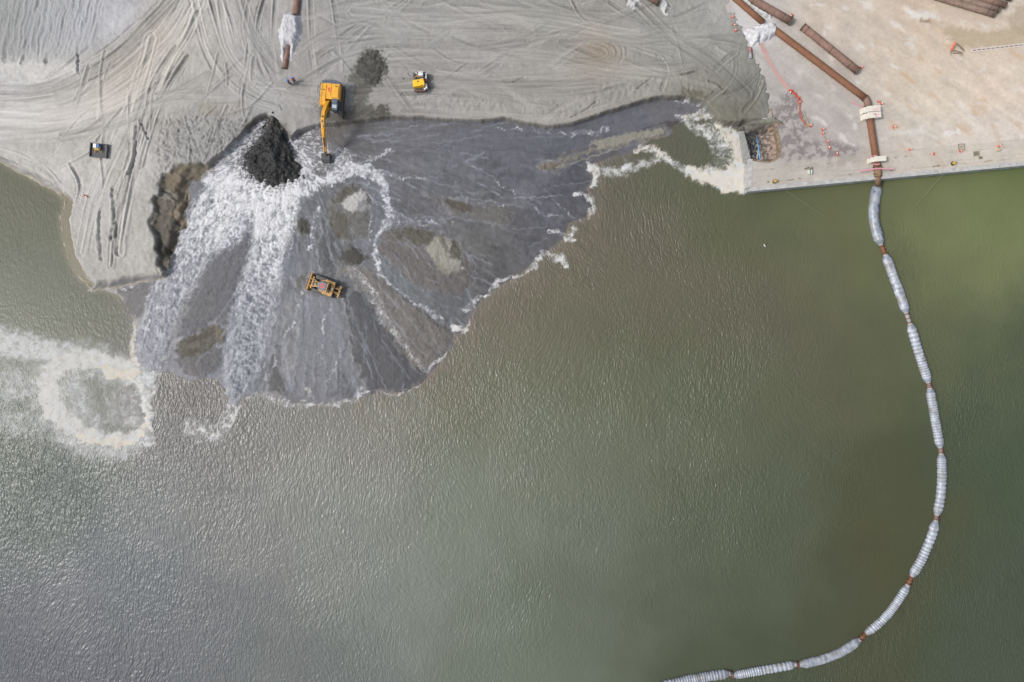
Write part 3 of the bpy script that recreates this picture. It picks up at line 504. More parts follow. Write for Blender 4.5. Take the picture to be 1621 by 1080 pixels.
SLN = [([(250, 300), (268, 306), (276, 322), (268, 334), (272, 350), (283, 362), (281, 385)], 2.2, (70, 66, 60), .8), ([(244, 330), (250, 345), (246, 372), (252, 400)], 4, (92, 88, 80), .35), ([(262, 395), (272, 402), (275, 415)], 1.4, (76, 72, 66), .7), ([(258, 350), (264, 375), (270, 392)], 1.6, (112, 106, 96), .6),
       ([(300, 292), (296, 310), (297, 335), (294, 362)], 2.2, (92, 84, 74), .8), ([(336, 270), (310, 285), (301, 296)], 1.6, (84, 76, 66), .8), ([(285, 315), (284, 335), (290, 352)], 5, (144, 132, 116), .6), ([(285, 275), (310, 268), (330, 262)], 6, (132, 125, 112), .5), ([(268, 285), (280, 296), (290, 300)], 4, (126, 119, 106), .5), ([(256, 405), (266, 420), (270, 434)], 3, (104, 98, 88), .5)]
for pts, hw, c, am in SLN:
    m, d, s, wd = brush(pts, X+noise(X/8, Y/8, 61)*2, Y, hw*3+2); g = np.exp(-(d/hw)**2)*scm[m]; col[m] = mix(col[m], A(*c)[None], (g*am)[:, None]); rel[m] += (.08 if sum(c) > 300 else -.10)*g
# wet sand fan
r = np.hypot(X-470, Y-225)+1; th = np.arctan2(Y-225, X-470)
wv = fbm(X/30, Y/30, 3, 141)
fl = noise(th*26+wv*1.0, r/60, 143)*0.55+noise(th*60+wv*1.5, r/34, 145)*0.35+noise(th*120, r/20, 147)*0.2
rip = noise(th*9+wv*2, r/3.1+wv*4, 149)
dt = fl*0.17+fbm(X/10, Y/10, 3, 151)*0.09+fbm(X/45, Y/45, 3, 152)*.10+rip*0.06*ss(-.3, .4, noise(X/50, Y/50, 153))+noise(X/2.2, Y/2.2, 155)*0.05
m, d, s, wd = brush([(545, 215), (650, 210), (780, 218), (900, 225), (1000, 195), (1060, 178), (1110, 190)], X, Y, 40)
k = 1-ss(18, 38, np.abs(d)); lnn = noise(d/3.2, s/50, 161)*0.5+noise(d/1.6, s/25, 163)*0.3+noise(d/9+s/40, s/9, 165)*.25
dt[m] = mix(dt[m], lnn*0.12, k)
hr = fl*0.04+rip*0.015+fbm(X/12, Y/12, 2, 157)*0.03
wet_r = np.full(X.shape, 0.42)+noise(X/20, Y/20, 159)*.08
dl = 1-land
for i, (poly, hh, c) in enumerate(ISLES):
    d = sdf(poly, X+fbm(X/15, Y/15, 4, 171+i)*9, Y+fbm(X/15, Y/15, 4, 181+i)*9, 24)
    k = ss(-2.5, 4.5, d)*dl; soft = .9 if hh > .24 else .72
    var = fbm(X/8, Y/8, 4, 191+i)*0.16+ridge((X*math.cos(i*1.3)+Y*math.sin(i*1.3))/16+wv*3, (Y*math.cos(i*1.3)-X*math.sin(i*1.3))/6+wv*3, 2, 196+i)*0.24-.13
    if hh in (.22,): var = var+noise(X/2.6+wv*3, Y/4.2+wv*2, 205)*0.10
    col = mix(col, A(*c)[None]*(1+var)[:, None], (k*soft)[:, None]); dt = dt*(1-k*.75)
    h = h+k*hh*0.6*dl*ss(-1, 14, d)+k*0.05; hr = hr+k*(var*0.2); wet_r = mix(wet_r, 0.8, k*.8)
    rim = np.exp(-((d+1.5)/1.4)**2)*dl*ss(-.2, .5, noise(X/12, Y/12, 207+i)); col = mix(col, A(150, 152, 158)[None], (rim*.5)[:, None])
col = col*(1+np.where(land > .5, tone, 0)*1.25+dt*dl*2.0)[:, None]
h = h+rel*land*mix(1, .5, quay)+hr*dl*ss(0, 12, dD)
DLN = [([(600, 402), (625, 426), (662, 452), (700, 478), (735, 512)], 1.4, (84, 84, 88), .6), ([(604, 440), (640, 470), (680, 505), (716, 530)], 1.2, (72, 74, 80), .7), ([(403, 362), (396, 410), (378, 470), (362, 525), (345, 600)], 1.4, (84, 86, 94), .6),
       ([(800, 300), (860, 360), (890, 378)], 1.6, (84, 85, 92), .5), ([(548, 470), (555, 520), (564, 575), (585, 622)], 1.5, (84, 85, 88), .5), ([(840, 262), (900, 243), (980, 222), (1050, 201)], 1.0, (96, 90, 78), .8), ([(860, 272), (915, 256), (960, 240), (1010, 228), (1060, 215), (1075, 200)], 1.0, (166, 162, 150), .7),
       ([(884, 278), (900, 262), (930, 250)], .9, (160, 158, 150), .6), ([(620, 345), (640, 352), (680, 350), (700, 360)], 1.2, (150, 156, 168), .6), ([(590, 300), (600, 330), (596, 362)], 1.1, (146, 152, 164), .5), ([(650, 352), (670, 342), (700, 350), (720, 346)], 1.0, (140, 146, 160), .6),
       ([(520, 330), (508, 360), (520, 400), (530, 440)], 2.2, (84, 86, 90), .5), ([(1000, 215), (1040, 196), (1075, 192), (1084, 205)], 2.2, (74, 72, 76), .6), ([(935, 245), (900, 268), (905, 290), (938, 285)], 3.0, (78, 79, 86), .5), ([(700, 312), (760, 318), (830, 330)], 1.0, (146, 148, 156), .5),
       ([(440, 560), (446, 590), (456, 615)], 1.6, (150, 152, 158), .5), ([(496, 540), (490, 580), (500, 600), (520, 605)], 1.4, (150, 152, 158), .5), ([(462, 570), (470, 600), (462, 625)], 1.8, (92, 92, 96), .5), ([(488, 585), (482, 605), (488, 622)], 1.6, (90, 90, 94), .5), ([(540, 622), (545, 605)], 1.0, (60, 60, 64), .7), ([(550, 624), (554, 608)], 1.0, (60, 60, 64), .7), ([(560, 622), (560, 606)], 1.0, (60, 60, 64), .7)]
for p_, q_ in zip([(488, 475), (494, 475), (500, 475), (506, 475), (512, 475), (518, 475), (524, 475), (530, 472)], [(446, 560), (462, 590), (478, 600), (494, 585), (512, 605), (530, 590), (546, 560), (566, 628)]):
    DLN.append(([p_, ((p_[0]+q_[0])/2-2, (p_[1]+q_[1])/2), q_, (q_[0]+1, q_[1]+24)], 6, (136, 138, 144), .55)); DLN.append(([((p_[0]+q_[0])/2+3, (p_[1]+q_[1])/2), (q_[0]+4, q_[1]), (q_[0]+4, q_[1]+18)], 1.3, (160, 161, 166), .6))
    DLN.append(([((p_[0]+q_[0])/2+7, (p_[1]+q_[1])/2+20), (q_[0]+8, q_[1]+5), (q_[0]+8, q_[1]+26)], 1.6, (98, 98, 101), .55))
r2 = random.Random(23)
for _ in range(300):
    a = r2.uniform(-.22, 2.15); r0 = r2.uniform(70, 400); L = r2.uniform(25, 110); k = r2.uniform(-.3, .3); P = []
    for i in range(5): P.append((470+math.cos(a+k*i/12)*(r0+L*i/4), 225+math.sin(a+k*i/12)*(r0+L*i/4)))
    lt = r2.random() < .6
    DLN.append((P, r2.uniform(.6, 1.5), (152, 156, 166) if lt else (84, 84, 90), r2.uniform(.25, .65)))
for pts, hw, c, am in DLN:
    m, d, s, wd = brush(pts, X+noise(X/9, Y/9, 61)*2.5, Y+noise(X/9, Y/9, 62)*2.5, hw*3+2); L_ = s.max() if len(s) else 1
    g = np.exp(-(d/hw)**2)*dl[m]*am*(ss(-.5, .3, noise(s/12, d*0, 63)) if hw < 3 else 1); col[m] = mix(col[m], A(*c)[None], g[:, None])
CRISP = [([(544, 325), (556, 312), (575, 302), (583, 308), (582, 318), (572, 322), (568, 334), (560, 338), (551, 333)], (184, 183, 180), 1), ([(568, 322), (582, 318), (590, 330), (580, 338), (570, 334)], (150, 150, 152), 2), ([(532, 312), (556, 298), (562, 303), (545, 318), (530, 325)], (92, 89, 82), 1.5), ([(524, 345), (532, 335), (548, 342), (556, 352), (552, 378), (538, 380), (528, 365)], (100, 97, 89), 2),
         ([(677, 398), (686, 378), (704, 374), (718, 382), (714, 408), (724, 424), (712, 436), (696, 424)], (150, 148, 138), 1.2), ([(716, 383), (725, 382), (732, 400), (729, 412), (714, 410)], (104, 102, 92), 1), ([(714, 412), (730, 414), (735, 428), (726, 428)], (160, 158, 150), 1), ([(690, 374), (700, 372), (712, 400), (706, 402)], (120, 118, 108), 1.5), ([(632, 366), (660, 364), (688, 368), (686, 384), (660, 386), (640, 378)], (98, 95, 86), 2),
         ([(688, 400), (700, 420), (710, 434), (704, 436), (692, 420)], (128, 125, 115), 1.5), ([(292, 538), (320, 526), (342, 513), (350, 524), (325, 540), (300, 545)], (88, 84, 75), 2), ([(345, 514), (361, 526), (356, 540), (346, 530)], (124, 119, 106), 1.5), ([(280, 558), (300, 552), (330, 553), (320, 562), (290, 566)], (94, 90, 80), 2),
         ([(470, 352), (482, 346), (496, 364), (492, 372), (480, 368)], (74, 72, 66), 1.5), ([(540, 410), (545, 398), (560, 393), (582, 408), (572, 420), (552, 416)], (78, 77, 73), 1.5), ([(405, 212), (428, 192), (431, 204), (416, 226), (398, 240), (388, 238)], (100, 96, 87), 2), ([(436, 196), (446, 206), (462, 235), (470, 262), (462, 262), (450, 235), (438, 214)], (60, 61, 62), 3),
         ([(1050, 196), (1072, 190), (1084, 200), (1070, 212), (1064, 204)], (84, 80, 80), 2), ([(935, 226), (1000, 210), (1054, 204), (1050, 212), (1000, 224), (950, 238)], (146, 143, 132), 1.5), ([(705, 314), (728, 320), (750, 334), (735, 337), (715, 328)], (92, 88, 80), 1.5)]
for i, (poly, c, sf) in enumerate(CRISP):
    d = sdf(poly, X+fbm(X/6, Y/6, 3, 561+i)*3.5, Y+fbm(X/6, Y/6, 3, 571+i)*3.5, 12); k = ss(-sf, sf, d)*np.maximum(dl, .0); v_ = noise((X+Y)/2.6, (X-Y)/16, 581+i)*.10+fbm(X/5, Y/5, 2, 591+i)*.08
    col = mix(col, A(*c)[None]*(1+v_)[:, None], (k*.9)[:, None]); h = h+k*(.08 if sum(c) > 330 else -.06)
# white water over the fan
fa, F, T, fn = foam_amount(X, Y)
fa = fa*dl*ss(-4, 1, -dL+3)
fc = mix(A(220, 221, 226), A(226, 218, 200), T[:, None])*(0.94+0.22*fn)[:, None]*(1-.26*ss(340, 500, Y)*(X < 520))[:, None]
veil = ss(.25, .8, F)*dl*.5
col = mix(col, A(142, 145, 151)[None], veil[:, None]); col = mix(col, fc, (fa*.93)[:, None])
for pts in ([(425, 285, 30), (385, 300, 40), (345, 335, 40), (318, 385, 33), (290, 430, 31), (262, 480, 30), (244, 530, 30), (236, 575, 26), (232, 605, 14)], [(440, 300, 40), (436, 345, 36), (429, 385, 28), (419, 430, 30), (410, 465, 35), (398, 520, 37), (386, 570, 33), (374, 610, 22), (362, 640, 8)]):
    m, d, s, wd = brush(pts, X+fbm(X/14, Y/14, 3, 611)*5, Y+fbm(X/14, Y/14, 3, 613)*5, 62)
    e = (1-ss(.72, 1.12, np.abs(d)/wd+noise(s/9, d/4, 615)*.22))*dl[m]*(1-ss(-4, 3, dL[m]))
    n_t = .55*noise(d/3.0, s/30, 617)+.42*noise(d/1.5, s/10, 619)+.42*fbm(X[m]/3.4, Y[m]/3.4, 2, 621)+.62*noise(d/10, s/13, 623)+.3*noise(d/5, s/60, 624)
    t_ = ss(-.62, .62, n_t+.52-s/300*.95); cw = mix(A(124, 126, 132), A(226, 227, 229), t_[:, None]); cw = mix(cw, A(146, 149, 158)[None], ((.40 if pts[0][0] == 425 else .66)*ss(70 if pts[0][0] == 440 else 100, 250, s))[:, None]); e = e*(.93-.18*ss(.1, .6, fbm(X[m]/16, Y[m]/16, 3, 627)))
    col[m] = mix(col[m], cw, (e*.93)[:, None]); h[m] += n_t*.05*e
# ladder of dark standing waves in the middle torrent
m, d, s, wd = brush([(432, 380, 20), (420, 430, 24), (408, 480, 28), (396, 540, 28), (384, 590, 22), (372, 625, 12)], X, Y, 44)
q = (1-ss(.5, 1.2, np.abs(d)/wd)); ld = noise(d/11+5, s/5.2, 211)+0.6*noise(d/4, s/4, 213)+.5*noise(d/16, s/22, 214)
dk = ss(.0, .45, ld)*q
col[m] = mix(col[m], A(98, 103, 113)[None], (dk*.62*dl[m])[:, None]); h[m] += (ld*0.12*q)*dl[m]
m, d, s, wd = brush([(335, 330, 30), (305, 400, 26), (270, 470, 28), (245, 540, 28)], X, Y, 44)
q = (1-ss(.5, 1.2, np.abs(d)/wd)); ld = noise(d/7+5, s/9, 215)+0.6*noise(d/3, s/5, 217); dk = ss(.25, .8, ld)*q
col[m] = mix(col[m], A(96, 102, 120)[None], (dk*.5*dl[m])[:, None]); h[m] += (ld*0.10*q)*dl[m]
h = h+fa*(0.05+0.06*fn)*ss(0, 10, dD)*dl
wet_r = mix(wet_r, 0.6, fa)
low = ss(360, 520, Y)*(X < 520)

JP = [(428, 192), (436, 192), (442, 206), (458, 232), (470, 262), (474, 276), (462, 284), (448, 292), (430, 294), (410, 286), (394, 276), (384, 262), (388, 246), (404, 232), (418, 212)]
dj = sdf(JP, X, Y, 40); fj = ss(.1, .5, noise(X/2.2, Y/2.2, 601)*.6+noise(X/5, Y/5, 603)*.5+np.clip((dj+15)/18, -1, 1)*.6)*(dj > -32)
col = mix(col, A(72, 74, 76)[None], (fj*.8*dl)[:, None])
# tracked lines behind the bulldozer
for pts in ([(515, 360), (517, 400), (514, 438)], [(527, 360), (529, 400), (527, 440)], [(505, 470), (500, 540), (495, 600)], [(520, 475), (517, 540), (512, 600)]):
    m, d, s, wd = brush(pts, X, Y, 7); q = (1-ss(.6, 1.1, np.abs(d)/4.5))*dl[m]; t_ = noise(d/6, s/1.3, 221)
    h[m] += t_*.03*q; col[m] *= (1+(t_*.12-.05)*q)[:, None]
# fan edge against the open water
sh = (1-ss(0, 5, dD))*dl*(1-fa); col = mix(col, A(122, 112, 104)[None], (sh*.35)[:, None])
# beach of the left pond
bch = (1-ss(2, 13, dL))*land*ss(275, 262, X)*ss(230, 250, Y)
col = mix(col, A(150, 148, 148)[None]*(1+noise(dL/2.2, X/40, 223)*0.25)[:, None], (bch*.8)[:, None])
lip = np.exp(-((dL-1.0)/1.3)**2)*ss(275, 262, X)*ss(230, 250, Y); col = mix(col, A(176, 162, 136)[None], (lip*.6)[:, None])
# recess in the quay and ground below the paving
pk = sdf(POCKET, X, Y, 20); pin = ss(-6, -3, pk)
ramp = np.clip((X-1201)/28, 0, 1)*1.4+.06+np.clip((214-Y)/16, 0, 1)*1.5*ss(1178, 1192, X)
h = mix(h, ramp+fbm(X/5, Y/5, 3, 231)*.15, pin)
pc = mix(A(84, 78, 74), A(158, 136, 120), ss(-.3, .5, fbm(X/4, Y/4, 3, 233)+(X-1212)/30)[:, None]); pc = mix(A(128, 127, 116)[None], pc, ss(196, 210, Y+fbm(X/8, Y/8, 2, 235)*8)[:, None])
pc = mix(pc, A(62, 64, 68)[None], (ss(1203, 1196, X+fbm(X/5, Y/5, 2, 236)*4)*ss(206, 214, Y))[:, None]); pc = mix(pc, A(206, 198, 180)[None], (ss(.25, .5, fbm(X/2.5, Y/2.5, 2, 237))*ss(1226, 1190, X)*ss(210, 218, Y)*.6)[:, None])
col = mix(col, pc, pin[:, None])
zone = (X > 1100) & (Y < 206) & (pin < .5)
h = np.where(zone, np.where(over > .0, h, 1.5), h)
h = np.where(zone & (X > 1130), mix(1.5, np.maximum(h, 2.25)+.02, over)*1.0, h) if False else np.where(zone & (X > 1130), h*over+1.5*(1-over)+.10*over*ss(1130, 1165, X), h)
h = np.where((X > 1236) & (dL < 12), np.minimum(h, -1.0), h)
h = np.where((X > 1183) & (Y > 256), -1.5, h)
h = np.where((X > 1172) & (Y > 208) & (pin < .5) & (Y <= 256), -.3, h)
h = np.where((X > 1232) & (Y > 195) & (pin < .5), np.minimum(h, 1.2), h)
fo_f = np.maximum(ss(-60, -260, Y), ss(-100, -290, X)); col = mix(col, (A(176, 172, 165)*mix(1, .97, 0))[None]+col*0, (fo_f*land)[:, None]); h = mix(h, np.where((dL > 20) & (X < BX), 2.3, np.where((X > 1140) & (Y < 0), 1.2, h)), fo_f)
h = np.where((X > 1240) & (Y < 250), np.minimum(h, 1.2), h)
ZG = h.reshape(GX.shape)
ground = grid_mesh('ground', gx, gy[::-1], ZG)
set_attr(ground.data, np.clip(col, 0.01, .75), Rough=np.where(land > .5, 0.9, wet_r))
ground.data.materials.append(mat_col('sand', rough_attr=True, grain=.2, scale=5.5, bump=.45, dist=.06, spec=.25)); tag(ground, kind='structure')
def hz(x, y):
    i = min(max(int(np.searchsorted(gy[::-1], y)), 0), len(gy)-1); j = min(max(int(np.searchsorted(gx, x)), 0), len(gx)-1)
    return float(ZG[i, j])

# ---------------------------------------------------------------- water
WB = [(30, 340, (86, 90, 66)), (60, 420, (92, 97, 76)), (150, 520, (84, 89, 68)), (20, 500, (86, 92, 72)), (120, 480, (92, 96, 78)), (980, 290, (104, 98, 84)), (1100, 330, (92, 96, 68)), (1200, 320, (92, 98, 68)), (1280, 330, (106, 108, 76)), (1340, 400, (106, 108, 74)), (1560, 380, (130, 134, 92)), (1480, 340, (116, 120, 82)), (1610, 300, (106, 116, 70)),  # silt tints; pale grey of lower left and middle has sky reflection painted in
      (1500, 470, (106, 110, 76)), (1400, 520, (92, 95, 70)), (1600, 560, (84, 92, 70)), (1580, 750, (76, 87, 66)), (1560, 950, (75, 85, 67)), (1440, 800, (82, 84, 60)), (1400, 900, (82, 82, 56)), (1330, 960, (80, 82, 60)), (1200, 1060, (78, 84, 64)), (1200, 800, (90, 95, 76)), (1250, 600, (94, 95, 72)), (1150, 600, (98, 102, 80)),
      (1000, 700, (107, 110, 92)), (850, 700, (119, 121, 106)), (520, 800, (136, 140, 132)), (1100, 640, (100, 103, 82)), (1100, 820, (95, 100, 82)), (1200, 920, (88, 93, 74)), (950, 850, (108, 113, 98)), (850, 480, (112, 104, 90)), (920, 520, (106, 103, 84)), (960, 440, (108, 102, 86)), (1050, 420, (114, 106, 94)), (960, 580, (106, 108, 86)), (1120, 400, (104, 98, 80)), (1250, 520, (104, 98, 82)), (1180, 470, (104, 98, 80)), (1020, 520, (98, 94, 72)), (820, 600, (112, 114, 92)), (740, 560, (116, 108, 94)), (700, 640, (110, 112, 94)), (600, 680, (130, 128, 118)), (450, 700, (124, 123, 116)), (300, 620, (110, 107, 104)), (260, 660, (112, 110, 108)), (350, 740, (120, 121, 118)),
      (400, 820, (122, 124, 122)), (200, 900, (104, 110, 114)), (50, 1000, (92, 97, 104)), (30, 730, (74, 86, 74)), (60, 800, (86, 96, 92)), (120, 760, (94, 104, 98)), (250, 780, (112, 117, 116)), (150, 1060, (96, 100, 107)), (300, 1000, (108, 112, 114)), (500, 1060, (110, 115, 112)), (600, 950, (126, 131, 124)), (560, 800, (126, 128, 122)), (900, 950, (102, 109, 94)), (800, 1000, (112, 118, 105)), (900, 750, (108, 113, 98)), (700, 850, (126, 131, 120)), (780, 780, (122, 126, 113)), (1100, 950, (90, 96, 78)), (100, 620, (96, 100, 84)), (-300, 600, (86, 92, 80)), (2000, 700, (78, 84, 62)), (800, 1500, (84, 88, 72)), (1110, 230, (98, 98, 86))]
WXS = axis([(-400, -24, 20), (-24, 960, 1.35), (960, 1200, 1.35), (1200, 1680, 4.5), (1680, 2200, 40)], -1500, 3200)
WYS = axis([(60, 158, 8), (158, 740, 1.35), (740, 1120, 4.5), (1120, 1500, 40)], -1500, 2600)
WYS = WYS[WYS > -2000]
wx_ = (WXS-810.5)*.1; wy_ = ((540-WYS)*.1)[::-1]
WX, WY = np.meshgrid(wx_, wy_); xf, yf = WX.ravel(), WY.ravel(); X = xf*10+810.5; Y = 540-yf*10
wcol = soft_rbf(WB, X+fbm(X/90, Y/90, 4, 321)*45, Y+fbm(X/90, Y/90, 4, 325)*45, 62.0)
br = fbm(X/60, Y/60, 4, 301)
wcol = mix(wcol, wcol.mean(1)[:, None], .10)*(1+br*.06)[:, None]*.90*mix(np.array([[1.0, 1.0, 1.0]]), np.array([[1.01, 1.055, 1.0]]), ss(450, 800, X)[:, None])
dS = -np.maximum(sdf(LAND, X, Y), sdf(DELTA, X+fbm(X/16, Y/16, 3, 51)*2.8, Y+fbm(X/16, Y/16, 3, 57)*2.8))
near = np.exp(-np.clip(dS, 0, None)/3.5); pond = (X < 215) & (Y < 475); wcol = mix(wcol, A(146, 137, 114)[None], (near*.5*pond)[:, None])
near = np.exp(-np.clip(dS, 0, None)/(9+5*fbm(X/20, Y/20, 3, 302)))*(X < 1000)*(~pond); wcol = mix(wcol, A(116, 112, 108)[None], (near*.75)[:, None])
sedi = np.exp(-np.clip(dS, 0, None)/34.0)*(X > 560)*(X < 960)*ss(.0, .5, fbm(X/26, Y/26, 3, 303)+.3); wcol = mix(wcol, A(126, 114, 100)[None], (sedi*.5)[:, None])
fa, F, T, fn = foam_amount(X, Y)
wl_ = ((X < 300) & (Y > 500))
sw = noise(X/4+fn*2, Y/16, 305)
soft = ss(.05, .95, F+.18*fbm(X/20, Y/20, 4, 311)+.10*fn)*ss(.02, .2, F)*np.where(wl_, 1.05, .32)*(0.8+.3*fbm(X/10, Y/10, 3, 307))
fa = fa*np.where(wl_, mix(.5, 1, ss(195, 250, X)), 1)
fc = mix(A(220, 222, 222), A(232, 223, 206), T[:, None]*ss(-.6, .1, fbm(X/14, Y/14, 3, 313))[:, None]*.9)*(0.95+0.12*fn)[:, None]
wcol = mix(wcol, fc*.92, np.clip(soft, 0, 1)[:, None]*.88); wcol = mix(wcol, fc, (fa*.9)[:, None])
fo = np.clip(np.maximum(fa, soft*1.1), 0, 1)
# sheltered water inside the floating line and along the quay
FL = [(1389, 292), (1382, 340), (1396, 388), (1438, 500), (1471, 608), (1488, 712), (1482, 818), (1440, 918), (1363, 1008), (1264, 1056), (1158, 1070), (1000, 1085)]
m, d, s, wd = brush([(p[0], p[1], 1) for p in FL], X, Y, 420, 1)
calm = np.zeros(X.shape); calm[m] = np.where(d > 0, 1-ss(25, 250, d+noise(X[m]/60, Y[m]/60, 309)*50), 0)
calm = np.maximum(calm, (1-ss(20, 130, Y-(303-(X-1187)*.095)))*ss(1120, 1240, X))
calm = np.maximum(calm, ss(1390, 1500, X)*ss(760, 300, Y)*.9)
calm = np.maximum(calm, ss(270, 210, X)*ss(640, 560, Y)*.84)
calm = np.maximum(calm, ss(1.5, .6, np.hypot((X-172)/75, (Y-632)/62))*.88)
glass = np.exp(-((X-880)/300)**2-((Y-330)/90)**2)
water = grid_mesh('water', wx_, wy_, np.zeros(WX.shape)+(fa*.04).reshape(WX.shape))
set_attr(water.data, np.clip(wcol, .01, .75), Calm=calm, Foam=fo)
m_, n, l, p = newmat('turbid_water')
ca = n.new('ShaderNodeAttribute'); ca.attribute_name = 'Col'; cl = n.new('ShaderNodeAttribute'); cl.attribute_name = 'Calm'; fo_ = n.new('ShaderNodeAttribute'); fo_.attribute_name = 'Foam'
tc = n.new('ShaderNodeTexCoord')
def math_(op, a, b=None):
    q = n.new('ShaderNodeMath'); q.operation = op
    for i, v in enumerate((a, b)):
        if v is None: continue
        if isinstance(v, (int, float)): q.inputs[i].default_value = v
        else: l.new(v, q.inputs[i])
    return q.outputs[0]
def wnoise(scale, detail, st=(1, 1, 1), rot=0, src=None, rough=.5):
    mp = n.new('ShaderNodeMapping'); mp.inputs['Scale'].default_value = st; mp.inputs['Rotation'].default_value = (0, 0, R(rot)); l.new(src or tc.outputs['Object'], mp.inputs[0])
    q = n.new('ShaderNodeTexNoise'); q.inputs['Scale'].default_value = scale; q.inputs['Detail'].default_value = detail; q.inputs['Roughness'].default_value = rough; l.new(mp.outputs[0], q.inputs['Vector']); return q
wp = wnoise(.035, 2); sb = n.new('ShaderNodeVectorMath'); sb.operation = 'SUBTRACT'; l.new(wp.outputs['Color'], sb.inputs[0]); sb.inputs[1].default_value = (.5, .5, .5)
sc_ = n.new('ShaderNodeVectorMath'); sc_.operation = 'SCALE'; sc_.inputs['Scale'].default_value = 14; l.new(sb.outputs[0], sc_.inputs[0])
wp2 = wnoise(.3, 2); sb2 = n.new('ShaderNodeVectorMath'); sb2.operation = 'SUBTRACT'; l.new(wp2.outputs['Color'], sb2.inputs[0]); sb2.inputs[1].default_value = (.5, .5, .5)
sc2 = n.new('ShaderNodeVectorMath'); sc2.operation = 'SCALE'; sc2.inputs['Scale'].default_value = .8; l.new(sb2.outputs[0], sc2.inputs[0])
ad = n.new('ShaderNodeVectorMath'); l.new(tc.outputs['Object'], ad.inputs[0]); l.new(sc_.outputs[0], ad.inputs[1])
ad2 = n.new('ShaderNodeVectorMath'); l.new(ad.outputs[0], ad2.inputs[0]); l.new(sc2.outputs[0], ad2.inputs[1])
rp1 = wnoise(1.0, 1.4, (3.5, 1.5, 1), 8, ad2.outputs[0], .45)
rp2 = wnoise(1.0, 2, (1.25, .6, 1), -14, ad2.outputs[0])
gust = wnoise(.045, 3, (1, 1, 1), 0)
hgt = math_('SUBTRACT', math_('ADD', rp1.outputs[0], math_('MULTIPLY', rp2.outputs[0], .7)), .85)
gm = n.new('ShaderNodeMapRange'); l.new(gust.outputs[0], gm.inputs[0]); gm.inputs[1].default_value = .3; gm.inputs[2].default_value = .7; gm.inputs[3].default_value = .5; gm.inputs[4].default_value = 1.35
amp = math_('MULTIPLY', gm.outputs[0], math_('SUBTRACT', 1.0, math_('MULTIPLY', cl.outputs['Fac'], .86)))
amp = math_('MULTIPLY', amp, math_('SUBTRACT', 1.0, math_('MULTIPLY', fo_.outputs['Fac'], .95)))
hh_ = math_('MULTIPLY', hgt, amp)
b = n.new('ShaderNodeBump'); b.inputs['Strength'].default_value = 1.0; b.inputs['Distance'].default_value = .135; l.new(hh_, b.inputs['Height']); l.new(b.outputs[0], p.inputs['Normal'])
l.new(ca.outputs['Color'], p.inputs['Base Color']); p.inputs['IOR'].default_value = 1.333
l.new(math_('MULTIPLY', math_('MULTIPLY', math_('SUBTRACT', 1.0, fo_.outputs['Fac']), math_('SUBTRACT', 1.0, math_('MULTIPLY', cl.outputs['Fac'], .8))), .22), p.inputs['Coat Weight']); p.inputs['Coat IOR'].default_value = 1.33; p.inputs['Coat Roughness'].default_value = .13; l.new(b.outputs[0], p.inputs['Coat Normal'])
ro = n.new('ShaderNodeMapRange'); l.new(fo_.outputs['Fac'], ro.inputs[0]); ro.inputs[3].default_value = .43; ro.inputs[4].default_value = .75; l.new(ro.outputs[0], p.inputs['Roughness'])
water.data.materials.append(m_); tag(water, kind='structure')

# ---------------------------------------------------------------- paved quay apron and quay wall
QZ = 2.2
QA = at(1187, 303, QZ); QB0 = at(1621, 262, QZ); qd = (QB0-QA).normalized(); qn = Vector((-qd.y, qd.x, 0))
QB = QA+qd*320
qpx = np.concatenate([np.arange(1140, 1660, 1.4), np.arange(1660, 2600, 60), [5000, 20000]]); qpy = np.concatenate([[-20000, -5000, -2500, -1200, -600, -300], np.arange(-100, -14, 20), np.arange(-14, 312, 1.4)])
s_ = .1*(H-QZ)/H
qx = (qpx-810.5)*s_; qy = ((540-qpy)*s_)[::-1]; QX, QY = np.meshgrid(qx, qy); X = QX.ravel()/s_+810.5; Y = 540-QY.ravel()/s_
dq = (QX.ravel()-QA.x)*qn.x+(QY.ravel()-QA.y)*qn.y                             # metres in from the edge
ua = (QX.ravel()-QA.x)*qd.x+(QY.ravel()-QA.y)*qd.y
pk = sdf(POCKET, X, Y, 30)
leftlim = np.where(Y > 205, 1187.5, np.interp(Y, [-3000, -40, 20, 70, 110, 150, 165, 3000], [1150, 1150, 1166, 1190, 1208, 1219, 1223, 1223])-16)
keep = ((dq > 0.25) & (pk < -1.5) & (X > leftlim)).reshape(QX.shape)
QBk = [(1200, 50, (190, 188, 184)), (1240, 70, (192, 186, 180)), (1230, 110, (180, 175, 170)), (1250, 200, (172, 168, 164)), (1240, 160, (170, 168, 164)), (1300, 130, (188, 180, 172)), (1300, 180, (182, 175, 170)), (1280, 230, (164, 158, 156)), (1330, 240, (168, 162, 158)), (1340, 200, (184, 179, 174)), (1200, 275, (186, 180, 174)), (1290, 275, (188, 182, 174)), (1400, 260, (196, 188, 178)),
       (1380, 60, (202, 190, 176)), (1300, 30, (204, 190, 174)), (1430, 130, (208, 194, 176)), (1430, 210, (202, 194, 184)), (1470, 60, (206, 190, 170)), (1560, 40, (206, 190, 170)), (1480, 160, (214, 202, 184)), (1560, 140, (216, 200, 182)), (1600, 120, (216, 202, 186)), (1540, 210, (216, 206, 196)), (1480, 240, (202, 194, 184)), (1600, 235, (208, 200, 190)), (1450, 10, (204, 186, 166)), (1600, 20, (204, 192, 178)), (1530, 15, (204, 188, 170))]
qc = rbf(QBk, X, Y, 3.2)
ux = X*.82+Y*.57; uy = -X*.57+Y*.82
tn = fbm(ux/60, uy/14, 5, 401)*.13+fbm(X/26, Y/26, 5, 403)*.10+fbm(X/6, Y/6, 4, 405)*.08
qc = qc*(1+tn)[:, None]
